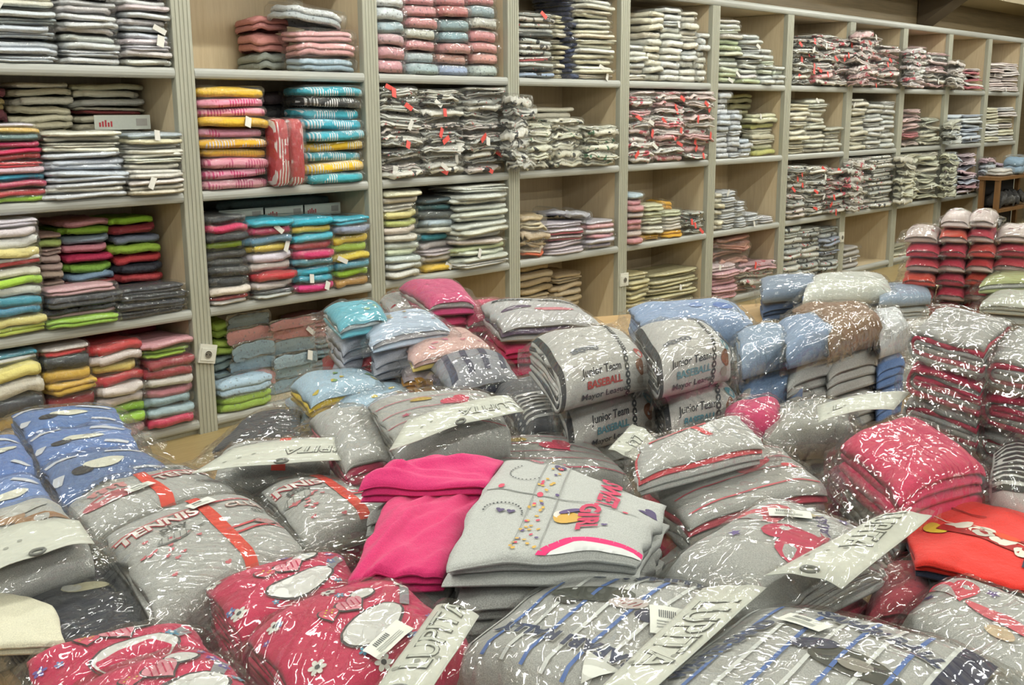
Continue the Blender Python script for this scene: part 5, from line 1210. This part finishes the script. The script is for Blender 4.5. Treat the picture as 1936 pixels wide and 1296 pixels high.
up_pack('coral_low', 'pyjama_pack', 'grey pyjama pack with coral stripes and a coral patch', t=.08, col=GREY, prints=p_coral, flaps='rf', style='zig', inner=[1], acc='#d05062', under_col='#b03050', under_label='pink pyjamas under the coral striped pack')
r_, W, loc = pack('coral_top', 'pyjama_pack', 'folded grey pyjama trousers with a coral waistband, on the coral striped pack', t=.055, col='#b6b8b4', flaps='', style='zig', inner=[1], acc='#e0505c', prints=lambda p, W: (p.stripe(-W.w * .4, W.d * .3, W.w * .1, W.d * .32, .012, '#dc5a64'), p.stripe(-.01, W.d * .3, .03, -W.d * .1, .014, '#e05058')))
card(PLACE['coral_card'], r_, loc, 13, 'LU', -math.pi / 2, .05, curl=.004, hook=False)
up_pack('magenta', 'pyjama_pack', 'dark magenta folded pyjamas under the fuchsia pack', t=.07, col='#8a1648', heather=0, style='zig', flaps='lf', under_col='#7a1440', under_label='dark magenta pyjamas at the bottom of the pile')
r_, W, loc = up_pack('fuchsia', 'pyjama_pack', 'bright fuchsia folded jacket in a bag with white header card', t=.10, col='#d42a5c', heather=0, style='zig', flaps='lr', under_col='#8e8f8c', under_label='grey pyjamas under the bright fuchsia bag', ridges=26)
card(PLACE['fuchsia_card'], r_, loc, 15, 'L', 0, .05, tx=-.06, curl=.01, hook=False)
r_, W, loc = up_pack('film_bag', 'crumpled_bag', 'crumpled clear plastic bag with white card between the rolls and fuchsia pack', 'plastic bag', t=.08, col='#a8aaa4', flaps='lrf', ridges=40, under_col='#9c9e9a', under_label='grey pyjamas under the crumpled clear bag')
up_pack('film_pink', 'pyjama_pack', 'hot pink folded pyjamas beside the crumpled clear bag', t=.08, col='#d0306c', heather=0, flaps='l', under_col='#a0a29e', under_label='grey pyjamas under the hot pink fold')
up_pack('zebra', 'pyjama_pack', 'black and white striped bagged pyjamas at the picture edge', t=.09, col='#c9cac6', heather=0, flaps='l', prints=lambda p, W: [p.stripe(-W.w * .45, -W.d * .45 + k * .028, W.w * .45, -W.d * .45 + k * .028, .013, '#232528') for k in range(10)], under_col='#8e908e', under_label='grey pyjamas under the black striped bag')

# ------------------------------------------------------------------ middle of the table
up_pack('gray_pink_end', 'pyjama_pack', 'crumpled grey and pink roll beside the pink striped pack', t=.09, col='#aeb0ac', style='zig', inner=[1, 2], acc='#c8305e', flaps='lf', ridges=26, under_col='#a0a29e', under_label='grey pyjamas under the crumpled pink roll')
r_, W, loc = up_pack('gray_pink', 'pyjama_pack', 'grey pyjama pack with thin pink stripes and a long white header card', t=.10, col=GREY, prints=p_stripes('#c2566e'), flaps='', under_col='#c02c5a', under_label='pink pyjamas under the long carded pack')
card(PLACE['gray_pink_card'], r_, loc, 17, 'LUPITA', math.pi, .045, tx=.07, curl=.008)
r_, W, loc = up_pack('gray_card_pack', 'pyjama_pack', 'flat grey pyjama pack with header card behind the tennis pair', t=.07, col=GREY, prints=p_tennis_b, flaps='l', under_col='#a0a29e', under_label='grey pyjamas under the flat carded pack')
card(PLACE['gray_card'], r_, loc, 19, 'LUPITA', math.pi, .045, tx=.06, curl=.008)
up_pack('navy_stack', 'navy_garment', 'folded navy trousers at the aisle edge of the table', 'clothes', t=.055, col='#23262f', heather=0, style='zig', L=4, flaps='l')
up_pack('gray_mid', 'pyjama_pack', 'grey pink striped pyjama pack half hidden behind the loose shirt', t=.08, col=GREY, prints=p_stripes('#c2566e', 6), flaps='rf', ridges=30, under_col='#a0a29e', under_label='grey pyjamas under the half hidden striped pack')

def loose(key, name, label, cat, t, col, L, prints=None, inner=None, acc='#d81e72', heather=0.12, under_col=None, under_label=None, crown=.25, amp=.012, creases=None):
    r_, W, loc = pack(key, name, label, cat, t, col, heather, L, 'zig', inner, acc, False, '', prints, None, crown, amp, creases=creases)
    if under_col: under(key, under_label, under_col, 1, top_t=t)
    return r_, W, loc
_r = random.Random(3)
def crease_set(n, u0, u1, v0, v1, a0, a1, am, sg, ln): return [(_r.uniform(u0, u1), _r.uniform(v0, v1), math.cos(q), math.sin(q), _r.uniform(.5, 1) * am * _r.choice((1, 1, -1)), sg * _r.uniform(.7, 1.4), ln * _r.uniform(.6, 1.4)) for q in [_r.uniform(a0, a1) for _ in range(n)]]
CR_A = crease_set(12, .0, .25, .1, .9, -.35, .35, .007, .006, .03) + crease_set(5, .2, .9, .2, .8, -.3, .5, .008, .012, .10)
CR_B = crease_set(12, .1, .9, .1, .9, .9, 1.6, .009, .010, .12) + crease_set(8, .0, 1, .0, .2, .6, 1.2, .006, .007, .05)
CR_S = crease_set(12, .05, .95, .05, .95, -.6, .6, .003, .012, .08)
loose('trouser_a', 'fuchsia_trousers', 'folded fuchsia trouser leg with gathered cuff, upper of the two', 'trousers', .045, '#cf2a6e', 3, heather=0, under_col='#9fa19d', under_label='grey pyjamas under the upper fuchsia leg', creases=CR_A)
loose('trouser_b', 'fuchsia_trousers', 'folded fuchsia trouser leg hanging over the pink packs, lower of the two', 'trousers', .05, '#cc2568', 3, heather=0, under_col='#9fa19d', under_label='grey pyjamas under the lower fuchsia leg', creases=CR_B)
def p_shirt(p, W):
    w, d = W.w, W.d
    p.stripe(-w * .02, -d * .45, -w * .05, d * .45, .0018, '#8d8f8c'); p.stripe(-w * .16, -d * .45, -w * .19, d * .45, .0018, '#8d8f8c')
    R_ = random.Random(4)
    for k in range(46): p.ellipse(-w * .105 + R_.uniform(-.022, .022), R_.uniform(-d * .46, d * .46), .004, .003, R_.choice(('#c8405e', '#c9a24a', '#c9a24a', '#5a4a78')), R_.random() * 3, n=8)
    p.text('SWEET.', w * .20, d * .23, .048, '#c03a5c', -1.5, None, .04); p.text('GIRL', w * .16, -d * .13, .048, '#c03a5c', -1.5, None, .04)
    p.heart(w * .42, d * .22, .018, '#4f4468', 1); p.heart(w * .26, -d * .2, .006, '#5a4a78'); p.ellipse(w * .05, -d * .14, .024, .018, '#c9a04a', wob=.12); p.ellipse(w * .02, -d * .11, .014, .012, '#d8d4cc', 0, .0006); p.ellipse(w * .06, -d * .08, .02, .008, '#5d4a78', .5, .0009)
    for k in range(16):
        a = math.pi * k / 15; p.ellipse(-w * .30 + .035 * math.cos(a), -d * .14 + .03 * math.sin(a), .002, .002, '#4a4c4c', n=6); p.ellipse(-w * .26 + .04 * math.cos(a + 2.2), d * .26 + .03 * math.sin(a + 2.2), .002, .002, '#4a4c4c', n=6)
    p.heart(-w * .32, -d * .12, .008, '#4f4468'); p.heart(-w * .26, -d * .12, .008, '#4f4468'); p.heart(-w * .10, d * .36, .012, '#4f4468')
    p.ellipse(-w * .38, d * .07, .006, .006, '#c84a62'); p.ellipse(-w * .14, d * .045, .006, .006, '#c84a62'); p.ellipse(w * .33, d * .02, .005, .005, '#c84a62')
    p.stripe(-w * .46, d * .05, w * .40, d * .02, .0022, '#7d7f7c')
    p.squiggle(-w * .26, d * .42, .03, .012, '#b04a62', -.3, 4, .0022)
    pts = 12
    for k in range(pts): 
        a0, a1 = math.pi * k / pts, math.pi * (k + 1) / pts
        p.stripe(w * .26 + .085 * math.cos(a0), -d * .495 + .035 * math.sin(a0), w * .26 + .085 * math.cos(a1), -d * .495 + .035 * math.sin(a1), .016, '#d8246c')
    p.ellipse(w * .26, -d * .495, .075, .026, '#d5d7d6', 0, .0004)
loose('shirt', 'girls_shirt', 'loose grey pinafore shirt with fuchsia neckline and sweet girl lettering', 'shirt', .06, '#b4b7b3', 3, p_shirt, under_col='#a5a7a3', under_label='grey pyjamas under the loose lettered shirt', creases=CR_S)
up_pack('shirt_under', 'pyjama_pack', 'white and crimson bagged garment peeping out below the loose shirt', t=.08, col='#cfd0d0', heather=0, inner=[1], acc='#c02850', flaps='f', prints=lambda p, W: p.ellipse(.02, 0, .02, .05, '#c8305a', .4), under_col='#3a3034', under_label='dark garment under the white and crimson bag')
def p_red(p, W):
    w, d = W.w, W.d
    for k in range(4): p.ellipse(-w * .1 + k * w * .14, d * .05 - k * d * .07, .022, .014, '#d8d6c8', .3 * k, wob=.16)
    for k in range(5): p.stripe(-w * .1 + k * .03, -d * .02, -w * .06 + k * .03, -d * .07, .01, '#8e1c1c')
    p.stripe(-w * .28, d * .12, w * .48, -d * .12, .0025, '#d8c8b8'); p.stripe(-w * .25, d * .02, w * .48, -d * .2, .03, '#a01e1c'); p.ellipse(-w * .28, -d * .02, .018, .02, '#d8b83c', wob=.1)
    p.ellipse(w * .05, -d * .06, .016, .012, '#b8b4a8', 0, .0006, wob=.2); p.ellipse(w * .22, -d * .03, .018, .010, '#d04a28', 0, .0006)
    p.stripe(-w * .2, d * .28, w * .1, d * .22, .004, '#8e201c'); p.ellipse(-w * .44, d * .34, .02, .05, '#232b44', .3); p.ellipse(-w * .47, d * .36, .012, .035, '#c9cac6', .3, .0006)
    p.stripe(w * .40, -d * .35, w * .47, -d * .10, .05, '#20283e', .0006)
loose('red_shirt', 'red_shirt', 'bright red loose shirt with navy collar and sleeve', 'shirt', .035, '#dc2a1c', 3, p_red, heather=0, acc='#20283e', inner=[2], under_col='#9c9e9a', under_label='grey pyjamas under the red shirt')

# ------------------------------------------------------------------ rolls with team lettering
for key, lab, word, c1 in (('roll_bl', 'lower roll of grey lettered pyjamas with zebra lining, beside the carded pack', 'BASEBALL', '#5c98a8'), ('roll_br', 'lower roll of grey lettered pyjamas nearest the blue packs', 'BASEBALL', '#5c98a8'),
                           ('roll_tl', 'upper roll of grey lettered pyjamas with zebra striped lining', 'BASEBALL', '#b0403c'), ('roll_tr', 'upper roll of grey lettered pyjamas next to the blue packs', 'BASEBALL', '#6a98a4')):
    pack(key, 'pyjama_roll', lab, 'pyjamas', .108, '#c6c6c2', .2, 5, 'nested', [1, 3], '#2a2d33', True, 'b', p_ball(word, c1), 'rolled grey pyjamas with team lettering', .3, .004)
    if key.endswith(('bl', 'br')): under(key, 'grey pyjamas under the lower lettered roll ' + ('with zebra lining' if key == 'roll_bl' else 'by the blue packs'), '#9c9e9a', 1, top_t=.108)

# ------------------------------------------------------------------ blue and brown packs behind the rolls
for key, nm, lab, t, col, pr, uc in (
        ('sky_top', 'pyjama_pack', 'sky blue pyjama pack with darker blue ovals behind the lettered rolls', .09, '#8fa9cf', p_oval, '#c4c6c0'),
        ('blue_g3', 'pyjama_pack', 'blue pyjama pack lowest beside the lettered rolls', .075, '#7f9ec8', None, '#7890b4'),
        ('blue_g1', 'pyjama_pack', 'blue and pale grey pyjama pack stacked beside the lettered rolls', .08, '#90a8c4', None, None),
        ('gray_g4', 'pyjama_pack', 'pale grey ribbed pyjama pack with a navy end, below the brown one', .085, '#b9bab6', None, '#a8aaa6'),
        ('blue_g2', 'pyjama_pack', 'blue bagged pyjama pack between the grey blue one and the brown', .08, '#86a0c2', None, None),
        ('brown_g', 'pyjama_pack', 'brown bagged pyjama pack on top of the blue pile', .085, '#8a6a50', None, None),
        ('gray_g5', 'pyjama_pack', 'small pale grey ribbed pyjama end below the pile', .09, '#b4b5b1', None, '#8e908e'),
        ('white_g', 'pyjama_pack', 'white and blue rolled pyjama pack by the grey and rose pile', .09, '#cfd4d8', None, None),
        ('brown_g2', 'pyjama_pack', 'brown rolled pyjama pack under the white and blue roll', .08, '#7d6450', None, '#4a6494'),
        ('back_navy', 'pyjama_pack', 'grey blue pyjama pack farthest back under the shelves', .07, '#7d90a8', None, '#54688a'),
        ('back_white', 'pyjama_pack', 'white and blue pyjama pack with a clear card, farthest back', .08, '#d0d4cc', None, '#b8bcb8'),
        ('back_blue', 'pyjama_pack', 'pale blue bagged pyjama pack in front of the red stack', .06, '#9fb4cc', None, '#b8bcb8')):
    side = key in ('blue_g1', 'blue_g3', 'gray_g4', 'blue_g2', 'white_g', 'back_white')
    pack(key, nm, lab, 'pyjamas', t, col, .15, 4, 'nested', [1, 2] if side else None, '#c4c5c0' if key.startswith('blue') else '#5f7fb4' if 'white' in key else '#2c3348', True, 'lr', pr, 'bagged pyjamas behind the lettered rolls')
    if uc: under(key, 'bagged pyjamas beneath the ' + lab.split(' pack')[0].split(' roll')[0].split(' end')[0][:60], uc, 1, top_t=t)
under('blue_g1', 'pale pyjamas under the blue and pale grey pack', '#b4b6b2', 2, top_t=.08)
under('blue_g2', 'grey ribbed pyjamas under the blue bagged pack', '#b4b6b2', 2, top_t=.08)
under('brown_g', 'grey ribbed pyjamas under the brown bagged pack', '#b8b9b4', 2, top_t=.085)
under('white_g', 'blue pyjamas under the white and blue roll', '#5f7fb4', 1, top_t=.09, shrink=.9)

# ------------------------------------------------------------------ baby wear heap by the aisle
Y, LB = '#e0c020', '#a9c6da'
for key, lab, t, col, acc, inner, pr, uc in (
        ('red_b', 'dark red baby pack low in the baby wear heap', .06, '#9c2830', '#9c2830', None, None, '#8aa0a8'),
        ('yellow_c', 'light blue baby pack with yellow edging lowest at the aisle', .045, LB, Y, [1, 2], None, None),
        ('red_a', 'dark red quilted baby pack beside the orange edged one', .075, '#a02c34', '#a02c34', None, None, '#8aa0a8'),
        ('yellow_b', 'light blue baby pack with yellow floral edge, nearest the grey packs', .07, '#a4c0d4', Y, [1], p_baby(('#c8b44a', '#b8a890')), '#9cb8cc'),
        ('yellow_a', 'light blue knitted baby pack with bright yellow printed edge', .08, LB, Y, [0 + 1, 2], p_baby(('#c8b44a', '#7aa060')), '#8cb0c8'),
        ('orange_a', 'orange and yellow edged baby pack under the peach one', .06, '#c9b8bc', '#e09a20', [1, 2], None, '#d4a0ac'),
        ('cat_white', 'white baby pack with grey motifs under the aqua pack', .07, '#c4c2c8', '#a4b8cc', [1], p_baby(('#6a7080', '#8088a0')), '#88a0ac'),
        ('lightblue_top', 'pale blue baby pack with small motifs on the heap', .06, '#b4c6dc', '#c8c8d0', [1], p_baby(('#c9b890', '#c0a0a8')), None),
        ('peach', 'peach pink baby pack with dotted edge and yellow hem', .055, '#d8b0a8', '#d8c060', [2], p_baby(('#d0808c', '#d87890')), None),
        ('aqua_top', 'bright aqua baby pack on top of the heap', .06, '#5cb4c8', '#c8d4d8', [1], p_baby(('#c8d8dc', '#a8c8a0')), None),
        ('navy_gray', 'navy and grey striped pyjama pack beside the zebra lined roll', .09, '#8c8f98', '#2c3048', [1, 2], lambda p, W: [p.stripe(-W.w * .4 + k * .05, -W.d * .4, -W.w * .3 + k * .05, W.d * .4, .018, '#3c4058') for k in range(4)], '#3c4050'),
        ('white_red_back', 'white pack with red lettering behind the aqua heap', .07, '#c9cac8', '#b02c3c', [1], p_baby(('#b02838', '#a82434')), '#c0c0bc'),
        ('pink_back', 'fuchsia folded pyjamas at the back of the heap', .075, '#d0447c', '#cfcccc', [1], None, '#c9446c'),
        ('pink_back_low', 'crimson pink pyjama pack below the purple printed one', .07, '#c82c5c', '#c8c8c6', [1], None, '#b82850'),
        ('purple_back', 'grey and purple pyjama pack with cursive lettering at the back', .08, '#bcbcbc', '#5d4a66', [1], p_cursive, '#c4305c')):
    pack(key, 'baby_pack' if key not in ('navy_gray', 'pink_back', 'pink_back_low', 'purple_back') else 'pyjama_pack', lab, 'clothes', t, col, .05, 3, 'zig', inner, acc, True, 'l', pr, 'packs in the heap by the aisle', .45, .006)
    if uc: under(key, 'folded pack beneath the ' + lab.split(' under')[0].split(' beside')[0].split(' at the')[0].split(' low')[0][:60], uc, 1, top_t=t, name='baby_pack', cat='clothes', group='packs in the heap by the aisle')
under('lightblue_top', 'folded pack beneath the pale blue one with motifs', '#b0b4c0', 2, top_t=.06, name='baby_pack', cat='clothes')
under('peach', 'orange edged folded pack beneath the peach one', '#d49a30', 2, top_t=.055, name='baby_pack', cat='clothes')
under('aqua_top', 'folded pack beneath the bright aqua one', '#b4b8c4', 2, top_t=.06, name='baby_pack', cat='clothes', shrink=.85)

# ------------------------------------------------------------------ rose and grey pile, red stack
for side, word in (('l', 'nearer the blue packs'), ('r', 'at the picture edge')):
    for i in range(4):
        qr = PLACE['rose_%s%d' % (side, i)]; qr = [qr[3], qr[0], qr[1], qr[2]]
        pack(None, 'rose_pyjama_pack', 'grey pyjamas with rose lining, %s from top, pile %s' % (ORD[i], word), 'pyjamas', .073, '#a4a6a4' if i % 2 == 0 else '#9a9c9a', .35, 3, 'nested', [1] if i % 2 == 0 else [0, 2], '#c02450', True, 'lr', None,
             'rose lined grey pyjamas in two piles', .18, .008, qr)
    q0 = PLACE['rose_%s3' % side]
    under('rose_%s3' % side, 'rose and grey pyjamas at the bottom of the pile ' + word, '#b02c50', 1, top_t=.073)
REDS = ['#c83038', '#c43c4c', '#d0402c', '#cc3c38', '#c8384c', '#d04430', '#c02848']
for ci in range(4):
    q0 = [Vector(p) for p in PLACE['red_col%d' % ci]]; rnd = random.Random(ci)
    n = (6, 7, 7, 6)[ci]; z = TABLE_Z + .001
    for i in range(n):
        t = .056; z += t
        dx, dy = rnd.uniform(-.008, .008), rnd.uniform(-.008, .008)
        qq = [(p.x + dx, p.y + dy, z) for p in q0]
        top = i == n - 1
        pack(None, 'red_bundle', '%s baby bundle with printed white lining, %s from bottom, %s column' % ('pale spotted' if top else 'red', ORD[i], ORD[ci]), 'clothes', t - .001, '#cbbcb8' if top else rnd.choice(REDS), 0, 2, 'zig',
             [1] if i % 2 else None, '#cfb8b0', True, '', p_baby(('#b8505c', '#8a6068')) if top else None, 'red baby bundles stacked in columns', .5, .006, qq, ridges=6)
pack('lime_pack', 'pyjama_pack', 'pale lime bagged pack in front of the red stack', 'clothes', .07, '#b4bc84', .1, 3, 'zig', [1], '#c9cac4', True, 'l', None, None, .45); under('lime_pack', 'brown pack under the pale lime one', '#8c7a5c', 1, top_t=.07)
pack('clear_pack', 'pyjama_pack', 'pale grey green bagged pack at the edge below the lime one', 'clothes', .06, '#bcc0b4', .1, 3, 'zig', None, '#c9cac4', True, 'l', None, None, .45); under('clear_pack', 'grey pack under the pale green one', '#a0a29c', 1, top_t=.06)

pack('zebra_end', 'pyjama_pack', 'dark zebra lined pyjama bag tucked beside the lower lettered roll', 'pyjamas', .09, '#4a4c52', .1, 4, 'zig', [1, 3], '#c0c1be', True, 'lf', lambda p, W: [p.stripe(-W.w * .45, -W.d * .4 + k * .03, W.w * .45, -W.d * .4 + k * .03, .012, '#b8b9b6') for k in range(7)], None, .4); under('zebra_end', 'grey pyjamas under the dark zebra lined bag', '#8e908e', 1, top_t=.09)
pack('clear_red', 'pyjama_pack', 'small dark red bag between the hearts pack and red shirt', 'pyjamas', .07, '#a83c4c', .1, 3, 'zig', None, '#a83c4c', True, 'lrf', None, None, .45, ridges=30); under('clear_red', 'grey pyjamas under the small dark red bag', '#9a9c98', 1, top_t=.07)
for k, (x, y, c, rz, word) in enumerate(((2.86, 1.36, '#c4c8c4', .3, 'white'), (3.16, 1.16, '#b4b6b2', -.2, 'pale grey'), (3.22, 1.56, '#9fb4cc', .1, 'pale blue'), (3.52, 1.36, '#c9cac4', .5, 'cream white'), (2.95, .92, '#a4a6a4', .2, 'mid grey'), (3.35, .80, '#c02c58', -.3, 'rose'))):
    ca, sa = math.cos(rz - .8), math.sin(rz - .8); qq = [(x + a * ca - b_ * sa, y + a * sa + b_ * ca, TABLE_Z + .082) for a, b_ in ((-.15, -.125), (.15, -.125), (.15, .125), (-.15, .125))]
    pack(None, 'pyjama_pack', '%s bagged pyjama pack lying flat between rose piles and red stack' % word, 'pyjamas', .08, c, .15, 4, 'nested', None, c, True, 'lr', None, 'flat packs behind the rose piles', quad=qq)
